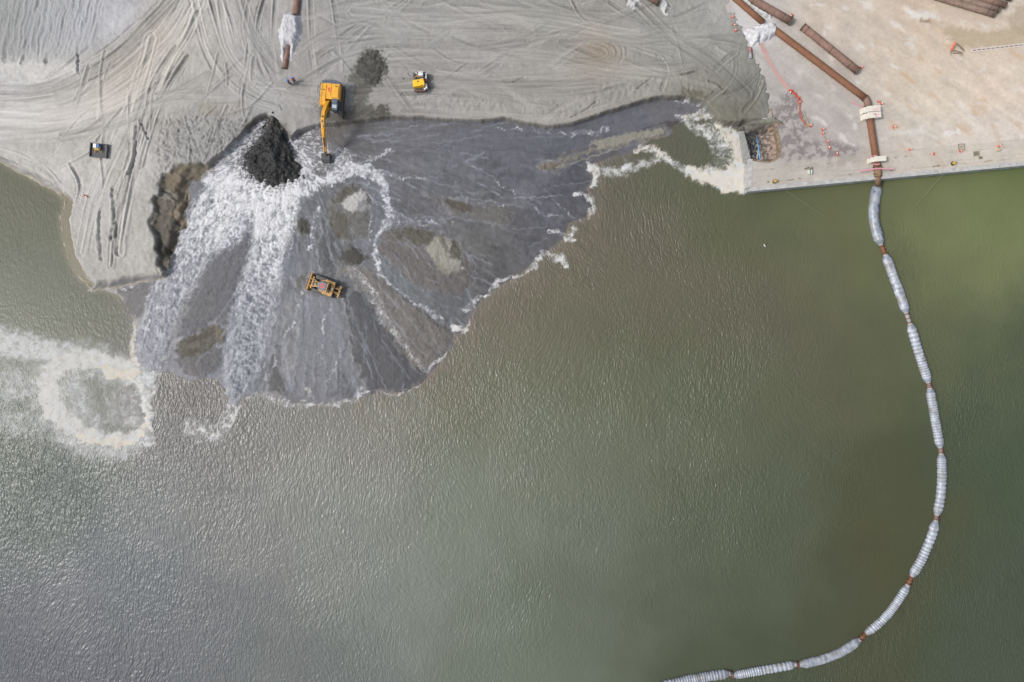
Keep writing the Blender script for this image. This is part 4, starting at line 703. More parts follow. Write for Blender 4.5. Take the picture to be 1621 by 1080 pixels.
k = ss(.15, .8, fbm(ux/45, uy/18, 4, 407))*ss(1340, 1430, X); qc = mix(qc, A(198, 168, 134)[None], (k*.6)[:, None])
k = ss(.25, .8, fbm(ux/30, uy/16, 4, 409))*ss(1230, 1300, X); qc = mix(qc, A(228, 224, 218)[None], (k*.6)[:, None])
# purple-grey damp blotches
blot = ss(-.02, .2, fbm(X/14, Y/14, 4, 411)+.12+fbm(X/4, Y/4, 3, 413)*.5)
bz = np.maximum(np.exp(-((X-1250)/28)**2-((Y-205)/58)**2), np.maximum(np.exp(-((X-1312)/48)**2-((Y-245)/20)**2), np.exp(-((X-1275)/30)**2-((Y-238)/18)**2)))
qc = mix(qc, A(134, 126, 126)[None], (blot*ss(.08, .6, bz)*.85)[:, None])
m, d, s, wd = brush([(1246, 150), (1256, 200), (1270, 242)], X, Y, 6); qc[m] = mix(qc[m], A(128, 120, 120)[None], (np.exp(-(d/1.6)**2)*.6)[:, None])
# trodden sand tongues and wet corner on the right
for poly, c, sf, am in (([(1492, 44), (1510, 42), (1560, 52), (1621, 40), (1700, 30), (1700, 80), (1621, 72), (1540, 76), (1518, 70), (1500, 60)], (184, 168, 142), 4, .85), ([(1595, 30), (1612, 8), (1640, 5), (1640, 60), (1600, 48)], (176, 162, 138), 4, .7),
                    ([(1436, 16), (1480, 20), (1490, 30), (1440, 30)], (222, 218, 212), 4, .8), ([(1456, 30), (1470, 30), (1473, 38), (1458, 38)], (158, 134, 114), 3, .9), ([(1490, 10), (1600, 30), (1560, 40), (1480, 24)], (202, 186, 172), 4, .5),
                    ([(1150, -20), (1190, -20), (1230, 30), (1235, 60), (1200, 80), (1170, 60)], (206, 205, 204), 10, .75), ([(1405, 205), (1470, 205), (1460, 212), (1405, 214)], (216, 214, 210), 4, .5), ([(1495, 208), (1522, 206), (1520, 212), (1496, 213)], (228, 226, 224), 2, .7),
                    ([(1497, 55), (1500, 60), (1502, 72), (1494, 70)], (222, 218, 208), 2, .5), ([(1608, 240), (1640, 234), (1640, 254), (1610, 256)], (222, 212, 192), 3, .8), ([(1438, 58), (1448, 56), (1446, 72), (1436, 72)], (216, 210, 200), 2, .7), ([(1380, 240), (1360, 150), (1395, 150), (1410, 250)], (206, 200, 192), 8, .5), ([(1600, 100), (1621, 98), (1640, 120), (1610, 130)], (208, 196, 178), 5, .5)):
    d = sdf(poly, X+fbm(X/8, Y/8, 3, 421)*7, Y+fbm(X/8, Y/8, 3, 423)*5, 20); qc = mix(qc, A(*c)[None]*(1+noise(X/16, Y/3, 425)*.05)[:, None], (ss(-sf, sf, d)*am)[:, None])
# old rails, joints and weeds along the edge
for off, wdt, c, am in ((1.15, .05, (120, 116, 104), .6), (1.75, .04, (128, 122, 112), .4), (3.1, .06, (136, 130, 122), .5), (4.0, .05, (150, 140, 132), .4)):
    g = np.exp(-((dq-off)/wdt/2)**2)*ss(-.3, .3, noise(ua/3.0, dq*0+off, 431)); qc = mix(qc, A(*c)[None], (g*am)[:, None])
strip = ss(4.3, 3.9, dq)*ss(.4, .5, dq); qc = mix(qc, A(194, 186, 174)[None]*(1+noise(ua/6, dq/.25, 433)*.07)[:, None], (strip*.5)[:, None])
wee = ss(.38, .6, noise(ua/.8, dq/.4, 441)+.25*noise(ua/3, dq*0, 443))*(np.exp(-((dq-1.2)/.22)**2)+.5*np.exp(-((dq-3.1)/.2)**2)); qc = mix(qc, A(92, 98, 62)[None], np.clip(wee*.8, 0, 1)[:, None])
spk = ss(.62, .8, noise(X/1.9, Y/1.9, 451)); qc = mix(qc, A(130, 120, 108)[None], (spk*.35)[:, None])
fq = np.maximum(ss(-60, -110, Y), ss(1680, 2000, X)); qc = mix(qc, A(206, 194, 180)[None]+qc*0, fq[:, None])
zq = QZ+(1-fq)*fbm(X/40, Y/40, 2, 461)*.02
pav = grid_mesh('pavement', qx, qy, zq.reshape(QX.shape), keep)
set_attr(pav.data, np.clip(qc, .01, .75)); pav.data.materials.append(mat_col('old_concrete', rough=.85, grain=.10, scale=2.5, bump=.15, dist=.03)); tag(pav, kind='structure')
conc = mat('quay_concrete', tuple(A(206, 205, 202)), .85, rgb2=tuple(A(168, 168, 166)), scale=1.3, bump=.2)
conc_w = mat('stained_wall', tuple(A(200, 208, 216)), .8, rgb2=tuple(A(150, 156, 158)), scale=1.0, bump=.3)
qw = wthing('quay_wall', (QA.x, QA.y, 0), 'long straight pale concrete quay wall with green water at its foot', 'quay')
q = MB()
def qpt(u, v, z): return QA+qd*u+qn*v+Vector((0, 0, z-QZ))
def qbox(mb, u0, u1, v0, v1, z0, z1):
    mb.add([qpt(u0, v0, z0), qpt(u1, v0, z0), qpt(u1, v1, z0), qpt(u0, v1, z0), qpt(u0, v0, z1), qpt(u1, v0, z1), qpt(u1, v1, z1), qpt(u0, v1, z1)],
           [(3, 2, 1, 0), (4, 5, 6, 7), (0, 1, 5, 4), (1, 2, 6, 5), (2, 3, 7, 6), (3, 0, 4, 7)])
u = 0.0
while u < 70:                                   # coping cast in bays
    L = 9.7 if u < 60 else 250; qbox(q, u, u+L, -.02, .62, 1.75, QZ+.06); u += L+.03
q.build('coping', conc, qw)
q = MB(); qbox(q, -.02, 320, .10, .8, -2, 1.75); q.build('wall_face', conc_w, qw)
c0 = at(1187, 303, QZ); c1 = at(1187.5, 252, QZ)
q = MB(); q.prism([(c0.x-.25, c0.y+.63), (c0.x+.35, c0.y+.66), (c1.x+.35, c1.y), (c1.x-.25, c1.y)], -2, QZ+.05); q.build('end_wall', conc, qw)
# rim round the recess
rim = [(1190, 251.5), (1203, 254.5), (1218, 255.5), (1228, 252), (1233.5, 246), (1234.5, 233), (1230.5, 213), (1226, 196), (1222, 182), (1219, 172)]
P = [Vector(at(*p_, 0)) for p_ in smooth_pts(rim, 1)]; P = [Vector((p_.x*(H-QZ)/H, p_.y*(H-QZ)/H, 0)) for p_ in P]
q = MB(); vs_ = []; fs = []
for i, p_ in enumerate(P):
    t = (P[min(i+1, len(P)-1)]-P[max(i-1, 0)]).normalized(); a = Vector((t.y, -t.x, 0))
    j = random.uniform(-.05, .05)
    for off, z in ((-.10+j, -.6), (-.08+j, QZ-.02), (.22+j, QZ+.035), (.25+j, QZ-.2)): vs_.append(p_+a*off+Vector((0, 0, z)))
for i in range(len(P)-1):
    for k in range(3): fs.append((i*4+k, i*4+k+1, i*4+5+k, i*4+4+k))
q.add(vs_, fs); q.build('recess_wall', mat('rusty_concrete', tuple(A(168, 150, 128)), .9, rgb2=tuple(A(110, 88, 66)), scale=2.2, bump=.5), qw)
# leaning slab and blue rod by the recess
q = MB(); pl = [at(1170, 208, 1.9), at(1177.5, 207, 1.9), at(1189, 252, 1.7), at(1186, 256, 1.7), at(1177, 259, 1.7)]
vs_ = [tuple(v) for v in pl]+[(v.x, v.y, v.z-.35) for v in pl]
q.add(vs_, [(0, 1, 2, 3, 4), (9, 8, 7, 6, 5)]+[(i, (i+1) % 5, 5+(i+1) % 5, 5+i) for i in range(5)])
sl = q.build('concrete_slab', mat('slab_concrete', tuple(A(172, 172, 166)), .85, rgb2=tuple(A(138, 138, 134)), scale=1.6, bump=.3), bevel=.03)
tag(sl, 'narrow grey concrete slab lying between the cream foam and the quay recess', 'concrete slab')
q = MB(); a_ = at(1198.5, 218, 1.2); b_ = at(1203.5, 254, 2.4); q.tube([a_, (a_+b_)/2+Vector((0, 0, -.05)), b_], .07, 8)
bp = q.build('plastic_pipe', mat('blue_plastic', (.09, .34, .72), .4, var=.15), smooth=True); tag(bp, 'thin bright blue plastic pipe leaning in the quay recess', 'pipe')

# ---------------------------------------------------------------- rust-brown dredge pipes
rust = mat('rusted_steel', tuple(A(144, 102, 76)), .75, rgb2=tuple(A(130, 90, 66)), scale=1.2, bump=.15, metal=.1)
rust2 = mat('old_rusted_steel', tuple(A(158, 126, 112)), .75, rgb2=tuple(A(132, 105, 94)), scale=1.5, bump=.15, metal=.1)
rust3 = mat('weathered_steel', tuple(A(172, 148, 134)), .75, rgb2=tuple(A(130, 108, 96)), scale=1.6, bump=.15, metal=.1, stretch=(1, 3, 1))
flange = mat('flange_steel', tuple(A(120, 108, 80)), .7, rgb2=tuple(A(76, 62, 50)), scale=5)
hollow = mat('pipe_inside', (.02, .015, .012), .9, scale=3)
def pipe(p0, p1, r, label, group=None, m=rust, rings=(), ends=(1, 1), z0=None, z1=None, open_=(0, 0), name='steel_pipe'):
    za = (QZ if z0 is None else z0)+r; zb = (QZ if z1 is None else z1)+r
    a = at(p0[0], p0[1], za); b_ = at(p1[0], p1[1], zb); d = (b_-a); L = d.length; t = d/L
    o = wthing(name, (a.x, a.y, za-r), label, 'pipe', group)
    q = MB(); n_ = max(int(L/2), 2)
    pts = [a+t*(L*i/n_) for i in range(n_+1)]
    q.tube(pts, r, 20); q.build('pipe_wall', m, o, smooth=False)
    for side_, e in ((0, a), (1, b_)):
        if ends[side_]:
            s0 = e-t*.08 if side_ == 0 else e-t*.06; q = MB(); q.tube([s0, s0+t*.14], r*1.13, 20); q.build('flange', flange, o)
        if open_[side_]:
            s0 = e-t*.09 if side_ == 0 else e+t*.09; q = MB(); q.tube([s0-t*.005, s0+t*.005], r*.86, 20); q.build('bore', hollow, o)
    for f in rings:
        q = MB(); c = a+t*L*f; q.tube([c-t*.05, c+t*.05], r*1.05, 20); q.build('weld_ring', flange, o)
    # flat shading softened
    for ch in children(o):
        for pg in ch.data.polygons: pg.use_smooth = len(pg.vertices) == 4
    return o
LP = pipe((1226, 47), (1369.5, 155.5), .5, 'long brown steel pipe running diagonally from white sand mound to the elbow', m=rust, ends=(0, 0))
# elbow and lower run over the quay edge
E0 = at(1369.5, 155.5, QZ+.5); E1 = at(1374, 169, QZ+.5); EC = at(1373.6, 159.5, QZ+.5)
o = wthing('pipe_elbow', (EC.x, EC.y, QZ), 'short brown pipe elbow where the pipeline turns down to the quay', 'pipe elbow')
q = MB(); q.tube([E0, E0.lerp(EC, .45), EC+(E0-EC)*.22+(E1-EC)*.12, EC+(E1-EC)*.35, E1], .53, 18); q.build('bend', rust2, o, smooth=True)
t = (EC-E0).normalized(); q = MB(); q.tube([E0-t*.12, E0+t*.02], .6, 18); q.build('flange', flange, o); q = MB(); q.tube([E1+Vector((0, .02, 0)), E1+Vector((0, -.1, 0))], .6, 18); q.build('flange', flange, o)
a = at(1374, 169, QZ+.5); b_ = at(1388.5, 264, QZ+.5); c_ = at(1389.5, 281, QZ-.1); d_ = at(1389.5, 293, 1.1)
o = wthing('steel_pipe', (a.x, a.y, QZ), 'brown steel pipe under the cream weights, ending over the quay edge', 'pipe')
q = MB(); q.tube([a, a.lerp(b_, .5), b_], .5, 20); q.build('pipe_wall', rust, o, smooth=True)
q = MB(); q.tube([b_, b_.lerp(c_, .6)+Vector((0, 0, .1)), c_, d_], [.55, .56, .5, .46], 18); q.build('end_hose', mat('dusty_rubber', tuple(A(172, 142, 110)), .9, rgb2=tuple(A(120, 92, 68)), scale=4), o, smooth=True)
for f in (.0, .55, .8): 
    c = b_.lerp(c_, f); q = MB(); q.tube([c, c+(c_-b_).normalized()*.14], .64, 18); q.build('flange', flange, o)
pipe((1153, -12), (1208, 36), .47, 'brown pipe half buried in white sand, running off the top of the frame', m=rust, ends=(0, 0), z0=2.1, z1=1.9)
pipe((1168, -14), (1251.5, 33.5), .58, 'brown pipe ending beside the white sand mound with a red cone at its tip', m=rust2, rings=(.3, .86), open_=(0, 1))
pipe((1271, 42.5), (1357, 112), .56, 'loose brown pipe length lying parallel to the long diagonal pipe', m=rust2, rings=(.07, .52, .86), open_=(1, 1))
pipe((1455, -13), (1573.5, 22.5), .46, 'lowest brown pipe of the stack in the top right corner', 'stacked pipes in the corner', rust3, rings=(.9,), open_=(0, 1))
pipe((1470, -17), (1580.5, 15.5), .46, 'second brown pipe of the corner stack, between lowest and uppermost', 'stacked pipes in the corner', rust3, rings=(.88,), open_=(0, 1))
pipe((1488, -19), (1591, 8), .44, 'upper dark brown pipe of the corner stack, reaching farthest right', 'stacked pipes in the corner', rust2, rings=(.8, .93), open_=(0, 1), z0=2.5, z1=2.5)
pipe((1500, -26), (1600, -3), .44, 'topmost brown pipe of the corner stack, almost outside the frame', 'stacked pipes in the corner', rust2, z0=2.2, z1=2.2)
pipe((474, -30), (467.5, 24), .5, 'brown pipe entering the white sand ramp at the top of the frame', m=rust2, ends=(0, 0), z0=1.95, z1=1.85)
pipe((459, 60), (450.5, 109), .40, 'brown pipe emerging from the white sand ramp above the two people', m=rust2, ends=(0, 1), rings=(.75,), z0=1.6, z1=1.8)
pipe((1015, -14), (1041.5, 3), .55, 'short dark brown pipe end between two white sand patches at the top', m=rust2, ends=(1, 1), open_=(0, 1))
pipe((434, 178), (431, 196), .42, 'dark discharge pipe mouth at the head of the black slurry', m=mat('wet_black_steel', (.035, .032, .03), .5, scale=3), ends=(0, 1), z0=1.5, z1=1.4, open_=(0, 1))

# ---------------------------------------------------------------- heaps
def heap(name, poly, hgt, zb, c, c2, label, cat='sand heap', rough=.9, seed=0, edge=.35, step=1.0, amp=.12, warp=4, zfun=None, spike=0, kind=None, fringe=4):
    P = np.array(poly, float); xs = np.arange(P[:, 0].min()-12, P[:, 0].max()+12, step); ys = np.arange(P[:, 1].min()-12, P[:, 1].max()+12, step)
    s1 = .1*(H-zb)/H; gx_ = (xs-810.5)*s1; gy_ = ((540-ys)*s1)[::-1]; XX, YY = np.meshgrid(gx_, gy_); x_ = XX.ravel()/s1+810.5; y_ = 540-YY.ravel()/s1
    d = sdf(poly, x_+fbm(x_/9, y_/9, 3, 500+seed)*warp, y_+fbm(x_/9, y_/9, 3, 510+seed)*warp)
    base = np.array([hz(a, b) for a, b in zip(XX.ravel(), YY.ravel())]) if zfun is None else zfun(x_, y_)
    ext = ss(0, max(P[:, 0].ptp(), P[:, 1].ptp())*edge if hasattr(P, 'ptp') else 1, d) if False else ss(0, edge*30, d)
    z = base+hgt*ext+amp*fbm(x_/6, y_/6, 4, 520+seed)*ss(0, 6, d)+np.clip(d, -6, 2)*.03
    if spike: z = z+spike*np.abs(noise(x_/1.3, y_/1.3, 530))*ss(0, 6, d)+spike*.6*noise(x_/3, y_/3, 533)*ss(0, 4, d)
    keep_ = (d > -3)
    if fringe: keep_ &= (d+fringe*noise(x_/1.8, y_/1.8, 540) > -2)
    o = grid_mesh(name, gx_, gy_, z.reshape(XX.shape), keep_.reshape(XX.shape))
    rj = np.hypot(x_-430, y_-180); tj = np.arctan2(y_-180, x_-430)
    cc = mix(A(*c), A(*c2), ss(-.4, .5, fbm(x_/7, y_/7, 4, 550+seed)+(.5*noise(x_/1.6, y_/2.2, 560)+.8*noise(tj*26, rj/12, 565)+.4*noise(tj*70, rj/6, 567) if spike else 0))[:, None])
    if spike: cc = mix(cc, A(70, 70, 68)[None], (ss(.2, .7, noise(tj*40, rj/8, 569)+.3*noise(x_/2, y_/2, 570))*.5)[:, None])
    set_attr(o.data, cc); o.data.materials.append(mat_col(name, rough=rough, grain=.2 if spike else .14, scale=7, bump=.14 if spike else .3, dist=.05))
    bm = bmesh.new(); bm.from_mesh(o.data); bmesh.ops.delete(bm, geom=[v for v in bm.verts if not v.link_faces], context='VERTS'); bm.to_mesh(o.data); bm.free()
    if kind: tag(o, label, cat, kind=kind)
    else: tag(o, label, cat)
    return o
heap('sand_heap', [(568, 95), (578, 82), (592, 79), (606, 92), (610, 108), (605, 122), (594, 134), (580, 128), (566, 115)], .22, 2.3, (92, 91, 86), (72, 71, 67), 'round dark damp sand heap dumped to the right of the big excavator', seed=1, amp=.05, fringe=0, warp=8)
heap('sand_heap', [(448, 22), (466, 16), (476, 26), (478, 46), (474, 64), (466, 82), (462, 96), (458, 96), (459, 74), (455, 72), (449, 98), (444, 94), (443, 70), (440, 46)], .9, 2.5, (208, 208, 211), (190, 190, 194), 'white sand ramp covering the brown pipe near the top left of the excavator', 'sand ramp', seed=2, edge=.3, amp=.10, warp=2, fringe=2)
heap('sand_heap', [(1176, 48), (1195, 40), (1205, 34), (1214, 36), (1220, 33), (1232, 40), (1236, 52), (1226, 60), (1208, 66), (1190, 75), (1186, 62)], 1.0, 2.5, (224, 224, 228), (196, 196, 198), 'bright white sand mound over the diagonal pipeline beside the red cones', 'sand ramp', seed=3, edge=.3, amp=.12, zfun=lambda x, y: np.full(x.shape, 2.18))
heap('sand_heap', [(1155, -12), (1175, -14), (1178, -4), (1196, 8), (1222, 24), (1222, 30), (1206, 24), (1190, 12), (1176, 6)], .75, 2.5, (222, 222, 224), (198, 198, 198), 'strip of white sand between the two upper brown pipes', 'sand ramp', seed=4, edge=.18, amp=.15, zfun=lambda x, y: np.full(x.shape, 2.18), warp=2)
heap('sand_heap', [(994, 0), (1010, -6), (1018, 4), (1006, 14), (996, 14)], .4, 2.4, (206, 206, 206), (184, 184, 182), 'small white sand patch left of the short pipe end', 'sand ramp', seed=5, edge=.15)
heap('sand_heap', [(1042, 0), (1056, -4), (1060, 10), (1055, 24), (1048, 18)], .4, 2.4, (206, 206, 206), (184, 184, 182), 'small white sand patch right of the short pipe end', 'sand ramp', seed=6, edge=.15)
# black slurry bursting from the pipe mouth
def jetz(x, y):
    t_ = np.clip((y-190)/95, 0, 1); return .75+1.15*(1-t_)**1.5+.25*np.sin(t_*3.14)
heap('slurry_discharge', [(428, 192), (436, 192), (442, 206), (458, 232), (470, 262), (474, 276), (462, 284), (448, 292), (430, 294), (410, 286), (394, 276), (384, 262), (388, 246), (404, 232), (418, 212)], .9, 1.4, (42, 43, 43), (29, 30, 30),
     'black fan of slurry gushing from the pipe mouth into white foam', 'slurry', seed=7, edge=1.1, zfun=jetz, spike=.03, warp=9, amp=.02, rough=.6, step=.75, fringe=6)

# ---------------------------------------------------------------- floating pipeline
wrap = mat_col('silver_wrap', rough=.38, grain=.12, scale=6, bump=.5, dist=.05, spec=.6)
SEG = [([(1389, 293), (1383.5, 322), (1383, 348), (1388, 368), (1394, 386)], 1.62, 0, 'uppermost smooth grey float of the curved line, hanging from the quay pipe'),
       ([(1402, 405), (1412, 432), (1424, 464), (1434, 494)], 1.45, .3, 'second float from the quay, lightly wrinkled silver wrap'),
       ([(1441, 514), (1449, 542), (1460, 576), (1469, 604)], 1.4, 1, 'third float from the quay, ribbed silver wrap in the upper curve'),
       ([(1472, 616), (1477, 646), (1483, 680), (1488, 707)], 1.38, 1.3, 'fourth float from the quay, evenly ribbed and just above the rightmost one'),
       ([(1490, 720), (1491.5, 750), (1489, 788), (1483, 814)], 1.4, .9, 'fifth float from the quay, at the rightmost bulge of the curve'),
       ([(1481, 826), (1474, 852), (1460, 884), (1444, 911)], 1.4, 1.2, 'sixth float from the quay, strongly ribbed, leaning down left below the bulge'),
       ([(1436, 928), (1420, 954), (1398, 982), (1372, 1002)], 1.25, 1.6, 'seventh float from the quay, slimmest and most finely ribbed'),
       ([(1359, 1014), (1334, 1032), (1300, 1045), (1267, 1052)], 1.4, .35, 'eighth float from the quay, smooth curved grey one near the bottom'),
       ([(1258, 1052), (1230, 1057), (1195, 1063), (1163, 1069)], 1.3, 1.7, 'ninth float from the quay, straight with bold white ribs near bottom edge'),
       ([(1153, 1066), (1125, 1070), (1090, 1076), (1045, 1087)], 1.5, .8, 'last float in view, cut by the bottom edge of the photo')]
GRP = 'floating pipeline sections'; DSG = 1
def resample(P, step):
    P = [Vector(p) for p in P]; out = [P[0]]; acc = 0
    for a, b_ in zip(P[:-1], P[1:]):
        L = (b_-a).length; t = step-acc
        while t < L: out.append(a.lerp(b_, t/L)); t += step
        acc = (acc+L) % step if L < t else L-(t-step)
    out.append(P[-1]); return out
prev_end = None
for si, (pts, wd, rb, lab) in enumerate(SEG):
    P = [at(*p_, 0.15) for p_ in smooth_pts(pts, 3)]
    L = sum((b_-a).length for a, b_ in zip(P[:-1], P[1:])); Q = resample(P, .045)
    o = wthing('pipeline_float', (Q[len(Q)//2].x, Q[len(Q)//2].y, 0), lab, 'pipeline float', GRP)
    seg = 26; vs_ = []; cs = []; s = 0; n_ = len(Q); per = .42 if rb > 1.4 else .5; rs = random.Random(si); ph = 0
    Rr = wd/2; grime = [.9, .95, 1.0, .93, .88, .97, 1.02, .84, 1.0, .86][si]; wr0 = rs.uniform(0, 50)
    for i, p_ in enumerate(Q):
        t = (Q[min(i+1, n_-1)]-Q[max(i-1, 0)]).normalized(); a = t.cross(Vector((0, 0, 1))); s = i/(n_-1)
        e = min(s, 1-s)*L; tp = .62+.38*min(1, e/.75)**.7
        ph += .045/per*(1+.35*math.sin(i*.021+si*2)+rs.uniform(-.5, .5)); f = ph % 1
        ribv = math.sin(ph*2*math.pi)
        fade = min(1, e/1.0)*min(1, rb)
        jit = rs.uniform(-.008, .008)
        for k in range(seg):
            an = 2*math.pi*k/seg; wr = float(noise(np.array([s*L*1.6+si*9]), np.array([k/seg*5.0]), 3)[0])
            rr_ = Rr*tp*(1+.06*ribv*fade*(1 if math.sin(an) > -.2 else .3)+.05*wr+jit)
            vs_.append(p_+a*(math.cos(an)*rr_)+Vector((0, 0, math.sin(an)*rr_*.85)))
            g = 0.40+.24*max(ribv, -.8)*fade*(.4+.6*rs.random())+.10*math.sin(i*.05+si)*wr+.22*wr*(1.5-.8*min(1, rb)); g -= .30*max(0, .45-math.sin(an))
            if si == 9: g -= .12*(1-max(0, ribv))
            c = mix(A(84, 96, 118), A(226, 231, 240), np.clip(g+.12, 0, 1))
            if si == 0:
                c = mix(A(150, 158, 172), A(176, 184, 194), np.clip(.5+wr, 0, 1))
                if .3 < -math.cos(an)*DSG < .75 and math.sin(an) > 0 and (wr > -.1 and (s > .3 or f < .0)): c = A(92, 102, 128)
            if e < .5: c = mix(c, A(110, 122, 142), .5)
            dirt = max(0, float(noise(np.array([s*L*.55+wr0]), np.array([math.cos(an)*1.3+si]), 9)[0]))
            c = mix(c*grime, A(132, 128, 112), min(.5, dirt*.9)); cs.append(c)
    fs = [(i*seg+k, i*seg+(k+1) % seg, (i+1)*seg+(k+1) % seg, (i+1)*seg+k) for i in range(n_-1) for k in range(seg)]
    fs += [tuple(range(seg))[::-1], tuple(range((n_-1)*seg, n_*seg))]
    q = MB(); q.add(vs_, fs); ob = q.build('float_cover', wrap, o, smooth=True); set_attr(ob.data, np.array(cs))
    if si == 0:
        pass
    # couplings at each end
    for (e, dr) in ((Q[0], (Q[0]-Q[3]).normalized()), (Q[-1], (Q[-1]-Q[-4]).normalized())):
        q = MB(); q.tube([e-dr*.1, e+dr*.3], [.4, .33], 16); cp = q.build('end_collar', mat('pale_rubber', tuple(A(190, 190, 192)), .6, var=.3) if 'pale_rubber' not in bpy.data.materials else bpy.data.materials['pale_rubber'], o, smooth=True)
        q = MB(); q.tube([e+dr*.28, e+dr*.40], .47, 18); q.build('flange', bpy.data.materials.get('coupling_rust') or mat('coupling_rust', tuple(A(150, 92, 72)), .8, rgb2=tuple(A(92, 62, 54)), scale=6), o)
    if prev_end is not None:
        a = prev_end; b_ = Q[0]; d = (b_-a); Lc = d.length
        if Lc > .6:
            t = d.normalized(); oc = wthing('pipe_coupling', ((a.x+b_.x)/2, (a.y+b_.y)/2, 0), 'rusty coupling between the %s and %s floats from the quay' % (['first', 'second', 'third', 'fourth', 'fifth', 'sixth', 'seventh', 'eighth', 'ninth', 'tenth'][si-1], ['first', 'second', 'third', 'fourth', 'fifth', 'sixth', 'seventh', 'eighth', 'ninth', 'tenth'][si]), 'coupling', 'couplings of the floating pipeline')
            q = MB(); q.tube([a+t*.2, b_-t*.2], .30, 14); q.build('spool', rust if si in (1, 6, 7) else bpy.data.materials['pale_rubber'], oc, smooth=True)
            if Lc > 1.1:
                q = MB(); c = a.lerp(b_, .5); q.tube([c-t*.07, c+t*.07], .42, 16); q.build('flange', bpy.data.materials['coupling_rust'], oc)
    prev_end = Q[-1]
# stencilled number on the first cover
tx = bpy.data.curves.new('stencil', 'FONT'); tx.body = '92'; tx.size = .75; tx.extrude = .004; tob = bpy.data.objects.new('stencil', tx); C.objects.link(tob)
dg = bpy.context.evaluated_depsgraph_get(); me = bpy.data.meshes.new_from_object(tob.evaluated_get(dg)); bpy.data.objects.remove(tob)
so = bpy.data.objects.new('stencil', me); C.objects.link(so); first = [o for o in bpy.data.objects if o.name == 'pipeline_float'][0]
pw = at(1390.5, 305, .95); so.parent = first; so.location = (pw.x-first.location.x-.25, pw.y-first.location.y, .88); so.rotation_euler = (0, R(20), R(90)); so.scale = (1, 1, 1)
me.materials.clear(); me.materials.append(mat('navy_stencil', (.05, .07, .16), .7))

# ---------------------------------------------------------------- weights over the pipe, tapes
cream = mat('cream_concrete', tuple(A(236, 232, 220)), .85, rgb2=tuple(A(222, 216, 202)), scale=1.5, bump=.1)
pink = mat('pink_tape', (.68, .30, .38), .5, var=.25, scale=3)
orange = mat('safety_orange', (.78, .14, .07), .5, var=.2, scale=3)
fadedor = mat('faded_orange', tuple(A(206, 150, 142)), .8, rgb2=tuple(A(192, 170, 162)), scale=3)
def weight(px, py, rot, n_, wdt, dep, label):
    c = at(px, py, QZ+1.1); o = wthing('pipe_weight', (c.x, c.y, QZ), label, 'concrete weight', 'cream weights laid over the pipe')
    T = Matrix.Translation((c.x, c.y, QZ)) @ Matrix.Rotation(R(rot), 4, 'Z')
    q = MB(T)
    for sx in (-1, 1):                              # saddle legs of stacked slabs
        for k in range(n_):
            off = .05*math.sin(k*2.3+sx); q = MB(T); x0 = sx*.62 if sx > 0 else -wdt/2-.25*(n_-k)/n_; x1 = wdt/2+off*.5 if sx > 0 else -.62
            q.box(x0, x1, -dep/2+off*.6, dep/2+off*.6, .005+k*.36, .33+k*.36, 0); q.build('side_slab', cream, o, bevel=.02)
    q = MB(T); q.box(-wdt/2+.25, wdt/2+.12, -dep/2-.03, dep/2+.03, .04+n_*.36, .36+n_*.36); q.build('top_slab', cream, o, bevel=.05)
    return o, T
wa = weight(1380, 173, 5, 3, 2.15, .85, 'upper cream concrete weight on the pipe just below the elbow')
wb = weight(1381, 183, 5, 3, 2.15, .85, 'lower cream concrete weight of the pair below the elbow')
wc = weight(1390.5, 252, 4, 3, 1.9, .75, 'single cream concrete weight on the pipe near the quay edge')
for (o, T), pts in ((wa, [(-.2, -.2), (.3, -.1), (.95, .05)]), (wa, [(.1, -.35), (.6, -.22), (1.0, -.12)]), (wb, [(-.1, .25), (.2, .1), (.5, -.05), (.9, .0)]), (wb, [(.0, -.1), (.35, .2), (.3, -.3), (.8, -.3)])):
    q = MB(T); 
    for a, b_ in zip(pts[:-1], pts[1:]): q.bar((a[0], a[1], 1.455), (b_[0], b_[1], 1.455), .07, .02)
    q.build('painted_scrawl', pink, o)
def ribbon(name, pts, wdt, m, label, cat, z=QZ+.03, thick=.02, jitter=.0, seed=1, group=None):
    rs = random.Random(seed); P = [at(x, y, z) for x, y in smooth_pts(pts, 2)]; P = resample(P, .12); q = MB(); vs_ = []; fs = []
    for i, p_ in enumerate(P):
        t = (P[min(i+1, len(P)-1)]-P[max(i-1, 0)]).normalized(); a = Vector((-t.y, t.x, 0)); w1 = wdt*(1+rs.uniform(-jitter, jitter)*1.4); of = a*rs.uniform(-jitter, jitter)*wdt*.8; zz = Vector((0, 0, abs(rs.gauss(0, .1*jitter))))
        vs_ += [p_+of-a*w1/2+zz, p_+of+a*w1/2, p_+of+a*w1/2+Vector((0, 0, thick)), p_+of-a*w1/2+zz+Vector((0, 0, thick))]
    for i in range(len(P)-1):
        for k in range(4): fs.append((i*4+k, i*4+(k+1) % 4, i*4+4+(k+1) % 4, i*4+4+k))
    fs.append((3, 2, 1, 0)); n_ = (len(P)-1)*4; fs.append((n_, n_+1, n_+2, n_+3))
    q.add(vs_, fs); o = q.build(name, m); tag(o, label, cat, group); return o
ribbon('sling', [(1348, 162), (1358, 166), (1368, 170)], .16, pink, 'pink strap trailing left from the upper pair of cream weights', 'strap', z=QZ+.1)
ribbon('sling', [(1360, 271.5), (1375, 269), (1391, 266.5), (1404, 268), (1416, 267)], .2, pink, 'pink strap laid across the pipe just above the quay edge', 'strap', z=QZ+1.02, jitter=.2)
ribbon('sling', [(1382, 259.5), (1388, 261), (1393, 259)], .16, pink, 'short pink strap loop right below the single cream weight', 'strap', z=QZ+1.02)
ribbon('sling', [(1375, 250), (1380, 247.5), (1388, 246)], .14, pink, 'short pink strap loop right above the single cream weight', 'strap', z=QZ+1.02)
